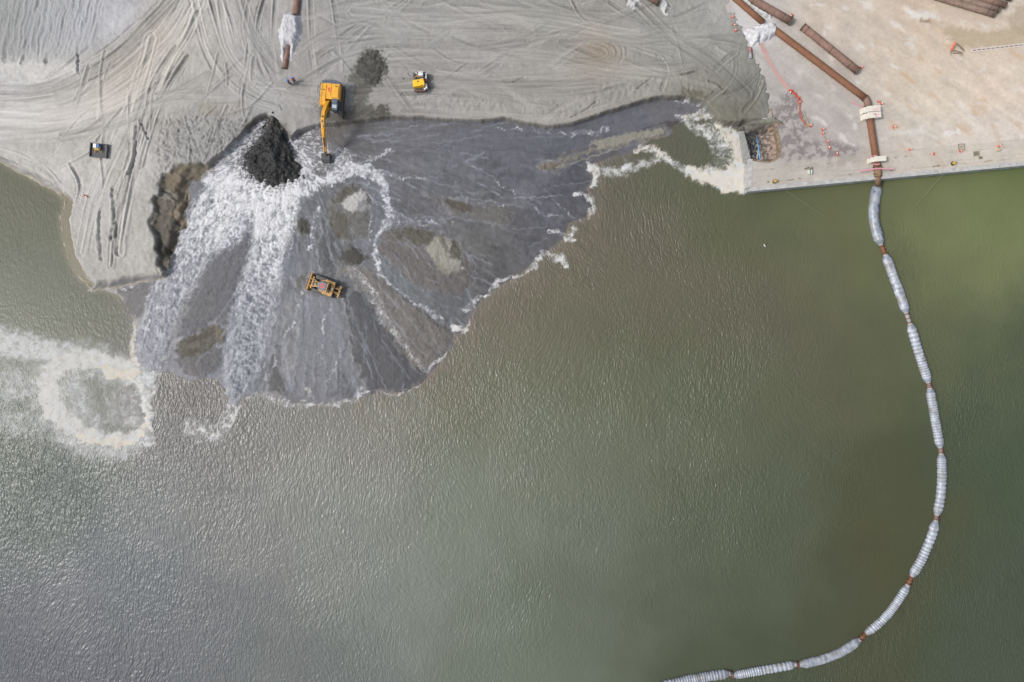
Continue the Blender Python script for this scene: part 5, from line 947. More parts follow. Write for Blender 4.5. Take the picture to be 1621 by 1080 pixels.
ribbon('barrier_netting', [(1204, 66), (1209, 80), (1218, 97), (1230, 118), (1243, 135), (1251, 143)], .62, fadedor, 'faded dusty pink barrier netting lying flat below the white mound', 'netting', jitter=.12, seed=2)
ribbon('barrier_netting', [(1249, 142), (1257, 148), (1264, 155), (1267, 161)], .3, mat('netting_orange', tuple(A(222, 96, 74)), .6, var=.3), 'crumpled bright orange netting continuing from the faded strip', 'netting', jitter=.7, seed=3, thick=.06)
ribbon('barrier_netting', [(1267, 161), (1266, 172), (1267, 185), (1271, 193), (1278, 200), (1283, 198)], .2, mat('worn_orange', tuple(A(214, 112, 94)), .6, var=.25), 'thin orange netting rope curving down to the timber batten', 'netting', jitter=.3, seed=4, thick=.05)
ribbon('barrier_netting', [(1301, 205), (1303, 212), (1306, 219), (1311, 224), (1308, 230), (1313, 235)], .16, fadedor, 'thin faded tape joining the lower group of orange cones', 'netting', jitter=.5, seed=5)
wood = mat('pale_timber', tuple(A(196, 182, 148)), .8, var=.25, scale=3)
q = MB(); q.bar(at(1272.5, 179, QZ+.12), at(1280.5, 199, QZ+.12), .13, .1); tag(q.build('timber_batten', wood), 'thin pale timber batten beside the orange netting rope', 'timber')
q = MB(); q.bar(at(1275, 201, QZ+.25), at(1285, 197, QZ+.25), .13, .1); tag(q.build('timber_batten', wood), 'short pale timber crosspiece at the foot of the netting rope', 'timber')
o = wthing('marker_post', tuple(at(1188, 84, QZ)), 'short post with pink end and grey end lying below the white mound', 'post')
q = MB(); q.tube([at(1187.5, 75, QZ+.28), at(1187.8, 84, QZ+.28)], .2, 12); q.build('pink_end', mat('dull_pink', tuple(A(184, 130, 130)), .7), o, smooth=True)
q = MB(); q.tube([at(1187.8, 84, QZ+.28), at(1188.2, 91, QZ+.28)], .21, 12); q.tube([at(1188.2, 91, QZ+.28), at(1188.2, 92.5, QZ+.28)], .23, 12); q.build('grey_end', mat('pale_grey_paint', tuple(A(184, 186, 190)), .6), o, smooth=True)

# ---------------------------------------------------------------- cones
def make_cone():
    o = thing('traffic_cone', (0, 0, 0), 'x', 'traffic cone', 'orange cones scattered on the quay')
    q = MB(); q.box(-.21, .21, -.21, .21, 0, .04); q.build('base', orange, o, bevel=.01)
    q = MB(); q.tube([(0, 0, .04), (0, 0, .2), (0, 0, .46), (0, 0, .68)], [.17, .125, .07, .03], 14); q.build('cone_body', orange, o, smooth=True)
    q = MB(); q.tube([(0, 0, .25), (0, 0, .43)], [.124, .086], 14); q.build('reflective_band', mat('white_band', (.8, .8, .8), .5, var=.1), o, smooth=True)
    return o
CONES = [(1254, 24, 1, 'fallen cone at the tip of the pipe beside the white mound'), (1364.5, 106, 0, 'cone at the lower end of the loose pipe length'), (1391.5, 160, 0, 'upper cone of the touching pair right of the pipe elbow'), (1393.5, 164, 1, 'lower cone of the touching pair right of the pipe elbow'),
         (1413.5, 201, 1, 'lone cone right of the pipe, between the weights'), (1442, 236, 0, 'nearest cone right of the single cream weight'), (1478, 243.5, 1, 'cone on the quay midway between pipe and square cover'), (1580.5, 232, 1, 'rightmost cone, beside the beige block by the right edge'),
         (1521.5, 239, 0, 'cone just below the square manhole cover'), (1324.5, 245.5, 1, 'lowest cone left of the pipeline, on the dark stain'), (1314, 235.5, 1, 'big bright fallen cone at the foot of the faded tape'), (1311, 224, 0, 'third cone down along the faded tape'),
         (1303.5, 211, 0, 'second cone down along the faded tape'), (1301, 204.5, 1, 'top cone of the faded tape group'), (1266.5, 161, 0, 'cone at the knee of the netting rope'), (1252, 143.5, 1, 'cone where faded netting turns bright orange'), (1282, 200, 1, 'fallen cone at the end of the netting rope by the timbers'),
         (1160, 26, 0, 'topmost cone of the four on sand left of the white mound'), (1160, 38, 1, 'fallen cone of the four on sand, directly below the topmost'), (1176.5, 35.5, 0, 'cone of the four on sand nearest the buried pipe'), (1165, 47.5, 0, 'lowest cone of the four on sand left of the white mound'),
         (134, 310, 1, 'single red fallen cone alone on the left sand peninsula')]
proto = make_cone()
for i, (x, y, fallen, lab) in enumerate(CONES):
    c = proto if i == 0 else dup(proto); z = QZ+.03
    if x < 1190: p0_ = at(x, y, 2.3); z = hz(p0_.x, p0_.y)+.02
    p_ = at(x, y, z+.2); c.location = (p_.x, p_.y, z); c['label'] = lab; rs = random.Random(i); c.scale = (.9, .9, .9)
    if fallen: c.rotation_euler = (R(82), 0, rs.uniform(0, 6.28)); c.location.z = z+.22
    else: c.rotation_euler = (0, 0, rs.uniform(0, 1.5))

# ---------------------------------------------------------------- quay furniture
yel = mat('bollard_yellow', tuple(A(224, 190, 90)), .6, rgb2=tuple(A(170, 130, 60)), scale=6)
def bollard(px, py, m, label, ang=0):
    c = at(px, py, QZ+.3); o = thing('mooring_bollard', (c.x, c.y, QZ+.02), label, 'bollard', None, ang)
    q = MB(); q.tube([(0, 0, 0), (0, 0, .05)], .33, 16); q.build('base_plate', flange, o)
    q = MB(); q.tube([(0, 0, .05), (0, 0, .35), (0, 0, .42), (0, 0, .55), (0, 0, .58)], [.17, .15, .24, .24, .1], 14); q.tube([(-.36, 0, .45), (.36, 0, .45)], .09, 8); q.build('bollard_head', m, o, smooth=True)
bollard(1227, 287, yel, 'yellow mooring bollard near the left corner of the quay', .1); bollard(1510, 258.5, yel, 'yellow mooring bollard on the quay edge right of the pipe', .2)
def rope(p0, p1, label):
    a = at(p0[0], p0[1], QZ-.1); b_ = at(p1[0], p1[1], -.02); q = MB(); q.tube([a, a.lerp(b_, .33)-Vector((0, 0, .12)), a.lerp(b_, .66)-Vector((0, 0, .12)), b_], .022, 5)
    tag(q.build('mooring_rope', mat('grey_rope', tuple(A(150, 150, 128)), .9) if 'grey_rope' not in bpy.data.materials else bpy.data.materials['grey_rope']), label, 'rope')
rope((1238, 297), (1305, 342), 'thin grey rope running from the quay edge down right into the water'); rope((1497, 271), (1442, 335), 'thin grey rope running from the quay edge down left into the water')
o = wthing('utility_box', tuple(at(1281, 273, QZ)), 'white box with weedy timber scraps on the left part of the quay', 'box')
c = at(1281, 273, QZ); q = MB(Matrix.Translation((c.x, c.y, QZ))); q.box(-.28, .28, -.35, .3, .02, .5); q.build('case', mat('chalk_white', tuple(A(226, 224, 216)), .7, var=.1), o, bevel=.03)
q = MB(Matrix.Translation((c.x, c.y, QZ))); q.box(-.14, -.0, -.30, .25, .50, .54); q.build('dark_lid', mat('slate_blue', tuple(A(136, 146, 160)), .6), o)
q = MB(Matrix.Translation((c.x, c.y, QZ))); q.bar((-.75, .5, .1), (-.1, .75, .1), .16, .12); q.bar((-.2, .4, .12), (.45, .75, .12), .14, .12); q.bar((.2, .3, .1), (.5, .5, .1), .16, .1); q.build('timber_scrap', mat('mossy_wood', tuple(A(124, 124, 96)), .9, var=.4), o)
def frame_cover(px, py, w_, h_, label, dark):
    c = at(px, py, QZ); o = wthing('manhole_cover', (c.x, c.y, QZ), label, 'manhole cover'); T = Matrix.Translation((c.x, c.y, QZ+.02)) @ Matrix.Rotation(R(5), 4, 'Z')
    q = MB(T)
    for a, b_, c1, d1 in ((-w_, w_, -h_, -h_+.1), (-w_, w_, h_-.1, h_), (-w_, -w_+.1, -h_+.1, h_-.1), (w_-.1, w_, -h_+.1, h_-.1)): q.box(a, b_, c1, d1, 0, .05)
    q.build('frame', mat('olive_frame', tuple(A(140, 136, 112)), .8) if 'olive_frame' not in bpy.data.materials else bpy.data.materials['olive_frame'], o)
    q = MB(T); q.box(-w_+.1, w_-.1, -h_+.1, h_-.1, 0, .035); q.build('lid', mat('lid_'+('dark' if dark else 'pale'), tuple(A(*((150, 144, 132) if dark else (196, 186, 170)))), .8), o)
    q = MB(T); q.box(-w_*.5, w_*.5, -.04, .04, .035, .06); q.build('handle', flange, o)
frame_cover(1522, 233, .52, .5, 'square manhole cover with pale lid on the quay right of the pipe', False); frame_cover(1545.5, 243.5, .45, .36, 'smaller weedy manhole frame to the right of the square one', True); frame_cover(1552, 250, .28, .2, 'tiny dark metal cover below the weedy frame', True)
c = at(1580, 237.5, QZ); q = MB(Matrix.Translation((c.x, c.y, QZ)) @ Matrix.Rotation(R(12), 4, 'Z')); q.box(-.4, .4, -.22, .22, .02, .3, taper=.05); tag(q.build('sandbag', mat('beige_sacking', tuple(A(206, 192, 158)), .9), bevel=.1), 'beige sandbag beside the rightmost orange cone', 'sandbag')
# drain slots
a = at(1537, 80.5, QZ+.02); b_ = at(1640, 69, QZ+.02); o = wthing('drain_channel', (a.x, a.y, QZ), 'pale drain channel with a row of dark slots at the right edge', 'drain')
t = (b_-a).normalized(); q = MB(); q.bar(a, b_, .55, .05); q.build('channel_kerb', mat('pale_kerb', tuple(A(218, 206, 196)), .9, var=.12), o)
q = MB(); s = .3
while s < (b_-a).length-.6: q.bar(a+t*s+Vector((0, 0, .03)), a+t*(s+.5)+Vector((0, 0, .03)), .1, .02); s += .72
q.build('slot_row', hollow, o)
# tipped barrier
o = wthing('road_barrier', tuple(at(1512, 76, QZ)), 'tipped trestle barrier with red and white board and timber legs', 'barrier')
q = MB(); A1 = at(1513.5, 67, QZ+1.0); A2 = at(1507, 80, QZ+.95); A3 = at(1504.5, 79, QZ+.55); A4 = at(1510.5, 67, QZ+.6)
q.add([A1, A2, A3, A4]+[v-Vector((0, 0, .06)) for v in (A1, A2, A3, A4)], [(0, 1, 2, 3), (7, 6, 5, 4), (0, 4, 5, 1), (1, 5, 6, 2), (2, 6, 7, 3), (3, 7, 4, 0)]); q.build('board', orange, o)
q = MB()
for f in (.15, .4, .65):
    p0_ = A1.lerp(A2, f)+Vector((0, 0, .012)); p1_ = A4.lerp(A3, f+.06)+Vector((0, 0, .012)); q.bar(p0_.lerp(p1_, .25), p0_.lerp(p1_, .6), .16, .015)
q.build('white_stripes', mat('stripe_white', (.8, .78, .78), .5, var=.1), o)
for p0_, p1_ in (((1513, 68), (1527, 81)), ((1514.5, 68.5), (1526, 78.5)), ((1508, 79), (1524, 84))):
    q = MB(); q.bar(at(*p0_, QZ+.95), at(*p1_, QZ+.08), .12, .08); q.build('leg', mat('grey_timber', tuple(A(172, 158, 132)), .8, var=.3) if 'grey_timber' not in bpy.data.materials else bpy.data.materials['grey_timber'], o)
for p0_, p1_ in (((1505, 80), (1505, 87)), ((1508, 84), (1521, 85)), ((1524, 84), (1521, 89))):
    q = MB(); q.bar(at(*p0_, QZ+.3), at(*p1_, QZ+.06), .1, .06); q.build('brace', bpy.data.materials['grey_timber'], o)

# ---------------------------------------------------------------- excavator
yellow = mat('machine_yellow', (.80, .40, .03), .45, rgb2=(.62, .30, .03), scale=1.6)
yellow2 = mat('worn_yellow', (.66, .41, .14), .6, rgb2=(.26, .16, .07), scale=3.5)
bright = mat('bright_yellow', (.88, .52, .02), .45, rgb2=(.74, .42, .02), scale=2)
dark = mat('dark_steel', (.045, .05, .058), .55, rgb2=(.09, .085, .08), scale=5)
slate = mat('slate_paint', (.10, .12, .16), .5, var=.3, scale=2)
glassm = mat('cab_glass', (.05, .07, .09), .12, var=.2)
trackm = mat('muddy_track', (.05, .052, .058), .8, rgb2=(.20, .19, .17), scale=7, bump=.4)
redp = mat('ring_red', (.75, .10, .07), .5, var=.15)
white = mat('white_paint', (.74, .76, .80), .45, var=.12, scale=3)
brownm = mat('brown_metal', (.20, .09, .05), .7, var=.4, scale=5)
chrome = mat('ram_chrome', (.6, .6, .62), .25, metal=.9, var=.1)
def ring(mb, r0, r1, z, n_=28, cx=0, cy=0, t=.02):
    vs_ = []; fs = []
    for k in range(n_):
        a = 2*math.pi*k/n_
        for rr_, zz in ((r0, z), (r1, z), (r1, z+t), (r0, z+t)): vs_.append((cx+math.cos(a)*rr_, cy+math.sin(a)*rr_, zz))
    for k in range(n_):
        for j in range(4): fs.append((k*4+j, k*4+(j+1) % 4, ((k+1) % n_)*4+(j+1) % 4, ((k+1) % n_)*4+j))
    mb.add(vs_, fs)
def stadium(y0, y1, z0, z1, n_=8):
    r_ = (z1-z0)/2; zc = (z0+z1)/2; P = []
    for k in range(n_+1): a = -math.pi/2+math.pi*k/n_; P.append((y1-r_+math.cos(a)*r_, zc+math.sin(a)*r_))
    for k in range(n_+1): a = math.pi/2+math.pi*k/n_; P.append((y0+r_+math.cos(a)*r_, zc+math.sin(a)*r_))
    return P
def track(T, xc, wd, y0, y1, ht, o, name='track'):
    q = MB(T); q.side(stadium(y0+.05, y1-.05, .05, ht-.05), xc-wd/2+.06, xc+wd/2-.06); tr = q.build(name, dark, o)
    q = MB(T); y = y0+ht/2
    while y < y1-ht/2:
        q.box(xc-wd/2, xc+wd/2, y, y+.15, ht-.06, ht); q.box(xc-wd/2, xc+wd/2, y, y+.15, 0, .06); y += .2
    for e, s_2 in ((y0+ht/2, -1), (y1-ht/2, 1)):
        for k in range(7):
            a = -math.pi/2+math.pi*(k+.5)/7; c = (xc, e+s_2*math.cos(a)*(ht/2-.03), ht/2+math.sin(a)*(ht/2-.03))
            q.bar((xc-wd/2, c[1], c[2]), (xc+wd/2, c[1], c[2]), .13, .06)
    sh_ = q.build('track_shoes', trackm, o)
    q = MB(T)
    for k in range(6): 
        yy = y0+ht*.6+(y1-y0-ht*1.2)*k/5; q.tube([(xc-wd/2+.04, yy, .28), (xc+wd/2-.04, yy, .28)], .14, 10)
    q.build('road_wheels', brownm, o)
ZE = 2.25
EO = Vector((-27.65, 37.0, ZE)); ang = math.atan2(.085, -.996); TE = Matrix.Translation(EO) @ Matrix.Rotation(ang, 4, 'Z')
ex = wthing('excavator', tuple(EO), 'large orange-yellow crawler excavator reaching its arm down into the foam', 'excavator')
for sx in (-1, 1): track(TE, sx*1.42, .62, -2.35, 2.6, .98, ex)
q = MB(TE); q.box(-1.1, 1.1, -1.4, 1.4, .35, .8); q.tube([(0, 0, .8), (0, 0, 1.05)], .8, 20); q.build('undercarriage', dark, ex)
q = MB(TE); q.prism([(-1.45, -2.05), (1.45, -2.05), (1.45, 1.25), (.55, 1.25), (.55, .3), (-.5, .3), (-.5, .25), (-1.45, .25)], 1.05, 2.35); hb = q.build('engine_housing', yellow, ex, bevel=.07)
q = MB(TE); q.box(-1.3, -.25, -1.9, .1, 2.35, 2.50); q.box(.6, 1.38, -1.8, .7, 2.35, 2.44); q.box(-.15, .5, -1.95, -.2, 2.35, 2.42); q.build('engine_hood', yellow, ex, bevel=.04)
q = MB(TE); q.prism([(-1.48, -2.06), (1.48, -2.06), (1.42, -2.42), (.9, -2.62), (0, -2.7), (-.9, -2.62), (-1.42, -2.42)], 1.0, 2.28); q.build('counterweight', slate, ex, bevel=.06)
q = MB(TE)
for x_ in (-.7, .1, .75): q.box(x_-.06, x_+.06, -2.4, -2.28, 2.28, 2.36)
q.build('lifting_eye', dark, ex)
q = MB(TE); ring(q, .20, .31, 2.51, cx=-.0, cy=-1.05); ro_ = q.build('red_ring', redp, ex)
q = MB(TE); q.tube([(1.0, -1.0, 2.44), (1.0, -1.0, 2.58)], .06, 8); q.tube([(.85, -1.0, 2.44), (.85, -1.0, 2.5)], .05, 8); q.tube([(-.9, -1.6, 2.5), (-.9, -1.6, 2.75)], .07, 8); q.build('exhaust', dark, ex)
q = MB(TE); q.box(1.40, 1.50, -1.95, 1.2, 1.3, 1.36); q.box(-1.5, -1.40, -1.95, .1, 1.3, 1.36); 
for y_ in (-1.9, -1, 0, 1.1): q.bar((1.42, y_, 2.35), (1.42, y_, 2.75), .05, .05)
q.bar((1.42, -1.9, 2.75), (1.42, 1.1, 2.75), .05, .05); q.build('handrail', dark, ex)
# cab
q = MB(TE); q.prism([(-1.42, .3), (-.5, .3), (-.5, 1.95), (-.62, 2.05), (-1.3, 2.05), (-1.42, 1.95)], 1.05, 2.72); cabo = q.build('cab', slate, ex, bevel=.06)
q = MB(TE); q.box(-1.3, -.62, .55, 1.15, 2.74, 2.80); cr_ = q.build('roof_hatch', slate, cabo if False else ex, bevel=.02)
q = MB(TE); q.box(-1.28, -.64, 1.25, 1.75, 2.74, 2.77); q.build('skylight', mat('pale_glass', (.45, .52, .58), .15, var=.2), ex)
q = MB(TE); q.box(-1.3, -.6, 2.06, 2.08, 1.5, 2.6); q.box(-1.44, -1.425, .5, 1.8, 1.7, 2.55); q.build('window', glassm, ex)
q = MB(TE); q.bar((-1.42, 2.0, 2.1), (-1.75, 2.15, 2.1), .05, .05); q.box(-1.85, -1.7, 2.1, 2.15, 1.95, 2.3); q.build('mirror', dark, ex)
# boom, stick, bucket (a vertical plane)
B0 = Vector((-27.98, 36.35, 4.15)); B1 = Vector((-28.12, 34.6, 5.6)); B2 = Vector((-28.2, 33.2, 6.15)); B3 = Vector((-28.42, 31.45, 5.15))
S0 = B3; S1 = Vector((-28.95, 29.05, 1.95))
q = MB(); q.beam([B0, B0.lerp(B1, .6), B1.lerp(B2, .35), B2, B2.lerp(B3, .5), B3], .25, [.28, .42, .5, .46, .36, .24]); bo = q.build('boom', yellow, ex, bevel=.03)
sd_ = (S1-S0).normalized(); S00 = S0-sd_*.75
q = MB(); q.beam([S00, S0, S0.lerp(S1, .35), S1], .20, [.16, .34, .28, .15]); q.build('stick', yellow, ex, bevel=.03)
for sx in (-.38, .38):
    q = MB(); a = Vector((B0.x+sx, 35.9, 3.6)); b_ = B1.lerp(B2, .25)+Vector((sx*.85, 0, .1)); q.tube([a, a.lerp(b_, .6)], .11, 10); q.tube([a.lerp(b_, .55), b_], .06, 10); q.build('boom_ram', yellow, ex)
q = MB(); a = B2.lerp(B1, .25)+Vector((0, 0, .55)); b_ = S00+Vector((0, 0, .25)); q.tube([a, a.lerp(b_, .55)], .13, 10); q.build('stick_ram', dark, ex)
q = MB(); q.tube([a.lerp(b_, .5), b_], .07, 10); q.build('ram_rod', chrome, ex)
q = MB(); up_ = Vector((0, -.55, .35)).normalized(); a = S0.lerp(S1, .15)+up_*.42; b_ = S0.lerp(S1, .85)+up_*.42; q.tube([a, a.lerp(b_, .6)], .11, 10); q.tube([a.lerp(b_, .55), b_], .06, 10); q.build('bucket_ram', slate, ex)
q = MB(); q.bar(b_, S1+Vector((0, -.35, -.1)), .28, .1); q.bar(b_, S0.lerp(S1, .86), .28, .1); q.build('bucket_link', dark, ex)
TB = Matrix.Translation(S1+Vector((-.05, 0, -.1))) @ Matrix.Rotation(ang, 4, 'Z')
prof = [(-.15, .1), (.25, .12), (.75, -.15), (1.1, -.6), (1.15, -1.0), (.85, -1.35), (.3, -1.45), (-.25, -1.35)]
q = MB(TB); q.side(prof, -.65, -.58); q.side(prof, .58, .65)
inner = [(y_*.92, z_*.92-.02) for y_, z_ in prof]
n_ = len(prof); vs_ = [(x_, y_, z_) for x_ in (-.6, .6) for y_, z_ in prof]+[(x_, y_, z_) for x_ in (-.6, .6) for y_, z_ in inner]; fs = []
for i in range(n_-1): fs += [(i, i+1, n_+i+1, n_+i), (2*n_+i, 3*n_+i, 3*n_+i+1, 2*n_+i+1)]
q.add(vs_, fs); q.build('bucket', dark, ex)
q = MB(TB)
for k in range(5): x_ = -.5+k*.25; q.bar((x_, -.22, -1.36), (x_, -.5, -1.3), .1, .07)
q.build('bucket_teeth', chrome, ex)

# ---------------------------------------------------------------- bulldozer
c = at(511.5, 453.2, 1.5); zd = hz(c.x, c.y)+.0
va = Vector((at(491, 446, 0)-at(529, 459, 0))[:]); ad_ = math.atan2(-va.x, va.y); TD = Matrix.Translation((c.x, c.y, zd)) @ Matrix.Rotation(ad_, 4, 'Z')
dz = wthing('bulldozer', (c.x, c.y, zd), 'worn yellow bulldozer with black tracks and red ring on its grey roof', 'bulldozer')
for sx in (-1, 1): track(TD, sx*1.05, .52, -1.9, 1.6, .95, dz)
q = MB(TD); q.box(-.45, .45, .1, 1.55, .7, 1.75); q.build('engine_hood', yellow2, dz, bevel=.05)
q = MB(TD); q.box(-.36, .36, .2, .5, 1.75, 1.80); q.box(-.2, .2, .62, .9, 1.75, 1.79); q.box(-.4, .4, 1.15, 1.4, 1.75, 1.79); q.tube([(.25, .9, 1.75), (.25, .9, 2.2)], .07, 8); q.build('exhaust', dark, dz)
q = MB(TD); q.box(-.78, .78, -1.75, .1, .8, 1.35); q.build('chassis', dark, dz)
for sx in (-1, 1):
    q = MB(TD); q.box(min(sx*.72, sx*1.16), max(sx*.72, sx*1.16), -1.5, -.35, 1.25, 1.42); q.bar((sx*.95, -.35, 1.3), (sx*.75, .5, 1.2), .14, .1); q.build('fender', yellow2, dz, bevel=.03)
    q = MB(TD); q.box(min(sx*.45, sx*.72), max(sx*.45, sx*.72), -1.4, .6, 1.0, 1.38); q.build('side_tank', dark, dz, bevel=.03)
q = MB(TD); q.box(-1.15, 1.15, -1.95, -1.45, 1.35, 1.72); q.build('fuel_tank', yellow2, dz, bevel=.05)
q = MB(TD); q.box(-.12, .2, -1.85, -1.65, 1.72, 1.75); q.build('pale_plate', white, dz)
q = MB(TD); q.prism([(-.5, -.95), (.5, -.95), (.58, -.2), (.35, .15), (-.35, .15), (-.58, -.2)], 1.4, 2.55); q.build('cab', glassm, dz, bevel=.03)
q = MB(TD); q.prism([(-.58, -1.02), (.58, -1.02), (.66, -.2), (.42, .25), (-.42, .25), (-.66, -.2)], 2.56, 2.68); q.build('roof', mat('blue_grey_roof', (.16, .18, .22), .5, var=.2), dz, bevel=.03)
q = MB(TD); ring(q, .19, .34, 2.69, cx=0, cy=-.38); q.build('red_ring', redp, dz)
q = MB(TD); q.bar((-.72, -1.15, 1.72), (.72, -1.15, 1.72), .1, .1); q.bar((-.72, -1.15, 2.62), (.75, -1.15, 2.62), .14, .12); q.bar((-.7, -1.15, 1.6), (-.7, -1.15, 2.6), .1, .1); q.bar((.7, -1.15, 1.6), (.7, -1.15, 2.6), .1, .1); q.bar((-.7, -1.15, 2.62), (-.7, -.1, 2.62), .1, .1); q.build('roll_bar', yellow2, dz)
# blade with push arms
n_ = 7; vs_ = []; fs = []
for x_ in (-1.38, 1.38):
    for k in range(n_): a = -1.0+2.0*k/(n_-1); vs_.append((x_, 2.28-.22*math.cos(a*1.1)+.12, .62+.58*math.sin(a)/math.sin(1)))
    for k in range(n_): a = -1.0+2.0*k/(n_-1); vs_.append((x_, 2.28-.22*math.cos(a*1.1)-.02-.05, .62+.58*math.sin(a)/math.sin(1)))
for k in range(n_-1): fs += [(k, k+1, 2*n_+k+1, 2*n_+k), (n_+k, 3*n_+k, 3*n_+k+1, n_+k+1), (k, n_+k, n_+k+1, k+1), (2*n_+k, 2*n_+k+1, 3*n_+k+1, 3*n_+k)]
fs += [(0, 2*n_, 3*n_, n_), (n_-1, 2*n_-1, 4*n_-1, 3*n_-1)]
q = MB(TD); q.add(vs_, fs); q.build('blade', yellow2, dz)
q = MB(TD); q.bar((-1.4, 2.36, 1.22), (1.4, 2.36, 1.22), .10, .06); q.bar((-1.4, 2.44, .05), (1.4, 2.44, .05), .1, .1); q.build('blade_edge', brownm, dz)
for sx in (-1, 1):
    q = MB(TD); q.bar((sx*1.38, -.2, .45), (sx*1.34, 2.05, .45), .12, .2); q.build('push_arm', dark, dz)
    q = MB(TD); q.tube([(sx*.5, 1.0, 1.5), (sx*.55, 2.1, 1.0)], .09, 8); q.build('blade_ram', yellow2, dz)
q = MB(TD); q.bar((-.95, 1.72, .9), (.95, 1.72, .9), .2, .2); q.build('cross_beam', yellow2, dz)
# ripper
q = MB(TD); q.bar((-.95, -2.75, .9), (.95, -2.75, .9), .22, .25); q.build('ripper_beam', yellow2, dz)
for sx in (-.5, .5):
    q = MB(TD); q.bar((sx, -1.9, .8), (sx, -2.7, .85), .14, .2); q.build('ripper_arm', yellow2, dz)
    q = MB(TD); q.tube([(sx*.6, -1.9, 1.3), (sx*.6, -2.7, 1.1)], .09, 8); q.build('ripper_ram', yellow2, dz)
for sx in (-.8, 0, .8):
    q = MB(TD); q.bar((sx, -2.8, 1.3), (sx, -3.0, .15), .12, .26); q.build('ripper_shank', yellow2, dz)
q = MB(TD); q.box(-.85, -.55, -2.5, -2.1, .5, .9); q.box(.55, .85, -2.5, -2.1, .5, .9); q.build('rear_bracket', dark, dz)

# ---------------------------------------------------------------- small yellow tracked machine
c = at(665.5, 129, 3.2); zk = hz(c.x, c.y); TK = Matrix.Translation((c.x, c.y, zk)) @ Matrix.Rotation(R(4), 4, 'Z')
k_ = wthing('tracked_loader', (c.x, c.y, zk), 'small bright yellow tracked machine with white box, alone on the sand', 'loader')
for sx in (-1, 1): track(TK, sx*.92, .38, -1.35, 1.35, .7, k_)
q = MB(TK); q.box(-.72, .72, -1.35, 1.3, .4, .75); q.build('chassis', dark, k_)
q = MB(TK); q.prism([(-1.12, -1.0), (.50, -.95), (.72, -.7), (.55, .12), (-1.10, .02)], .8, 1.75); q.build('hood', bright, k_, bevel=.07)
q = MB(TK); q.box(-.42, -.18, -.35, -.18, 1.75, 1.82); q.build('cap', dark, k_)
q = MB(TK); q.box(-.0, .42, -.92, -.86, 1.5, 1.77); q.build('grille', brownm, k_)
q = MB(TK); q.box(-.2, .52, .62, 1.22, 1.1, 1.75); q.build('white_box', white, k_, bevel=.04)
q = MB(TK); q.tube([(-.08, 1.0, 1.75), (-.08, 1.0, 1.8)], .07, 10); q.tube([(.3, 1.0, 1.75), (.3, 1.0, 1.8)], .07, 10); q.build('filler_cap', slate, k_)
q = MB(TK); q.tube([(.88, .35, 1.05), (.98, 1.1, 1.1)], .13, 10); q.build('air_tank', white, k_, smooth=True)
q = MB(TK); q.box(.72, 1.0, -1.15, -.45, .75, 1.15); q.box(.45, .72, -1.3, -1.02, .75, 1.0); q.build('tool_box', white, k_, bevel=.03)
q = MB(TK); q.bar((-.8, .1, 1.7), (-.8, .5, 1.7), .06, .06); q.bar((-.8, .5, 1.7), (.4, .5, 1.7), .08, .06); q.bar((-.4, .5, 1.5), (-.4, 1.1, 1.5), .12, .1); q.bar((.1, .3, 1.2), (.5, .3, 1.2), .16, .1); q.build('lift_frame', yellow2, k_)
q = MB(TK); q.tube([(-1.0, .2, .8), (-1.0, 1.2, .9)], .1, 8); q.tube([(-.75, .2, .9), (-.72, 1.2, 1.0)], .07, 8); q.bar((-1.1, 1.35, .9), (.9, 1.38, .9), .08, .2); q.build('hydraulic_pipes', dark, k_)
q = MB(TK); q.bar((-.9, -1.4, .8), (.6, -1.42, .8), .14, .25); q.box(.78, .98, -.3, .2, .72, .95); q.build('bumper', brownm, k_)
q = MB(TK); q.box(-.62, -.5, 1.15, 1.35, 1.0, 1.25); q.box(.1, .45, .2, .42, .9, 1.2); q.build('lamp_box', white, k_)

# ---------------------------------------------------------------- dark platform with levelling rig
c = at(156.5, 238.5, 2.5); zk = hz(c.x, c.y)+.03; TP = Matrix.Translation((c.x, c.y, zk)) @ Matrix.Rotation(R(-5), 4, 'Z')
pf = wthing('steel_platform', (c.x, c.y, zk), 'dark square steel skid with raised ends on the left sand', 'platform')
q = MB(TP); q.box(-1.22, 1.22, -1.0, 1.0, .02, .16); q.build('deck', mat('deck_grey', (.105, .105, .12), .7, rgb2=(.075, .075, .085), scale=4, stretch=(1, 8, 1)), pf)
q = MB(TP); q.box(-1.34, -1.2, -1.06, 1.12, 0, .42); q.box(1.2, 1.38, -1.12, 1.06, 0, .42); q.build('runner', dark, pf, bevel=.02)
q = MB(TP); q.box(-1.2, 1.2, .98, 1.06, .02, .36); q.box(-1.2, 1.2, -1.08, -.99, .02, .3); q.build('rail', dark, pf)
q = MB(TP)
for k in range(11): q.box(-1.15+k*.22, -1.12+k*.22, -.98, .97, .16, .18)
q.build('deck_ribs', dark, pf)
T2 = TP @ Matrix.Translation((0, 0, .18)); b0 = T2 @ Vector((-.2, .6, 0)); cb = wthing('control_cabinet', tuple(b0), 'white and blue cabinet standing on the dark steel skid', 'cabinet')
q = MB(T2); q.box(-.5, -.02, .22, .86, 0, .75); q.build('case', white, cb, bevel=.03)
q = MB(T2); q.box(-.02, .26, .2, .84, 0, .6); q.build('blue_side', mat('panel_blue', (.12, .28, .62), .5, var=.2), cb, bevel=.02)
b0 = T2 @ Vector((.05, -.05, 0)); sp = wthing('survey_stand', tuple(b0), 'yellow splayed stand in the middle of the dark steel skid', 'stand')
q = MB(T2); q.tube([(-.28, .02, .55), (.0, .08, .6), (.32, .0, .55)], .11, 8); q.tube([(.35, .5, .3), (.38, .1, .5)], .07, 8); q.build('head', bright, sp)
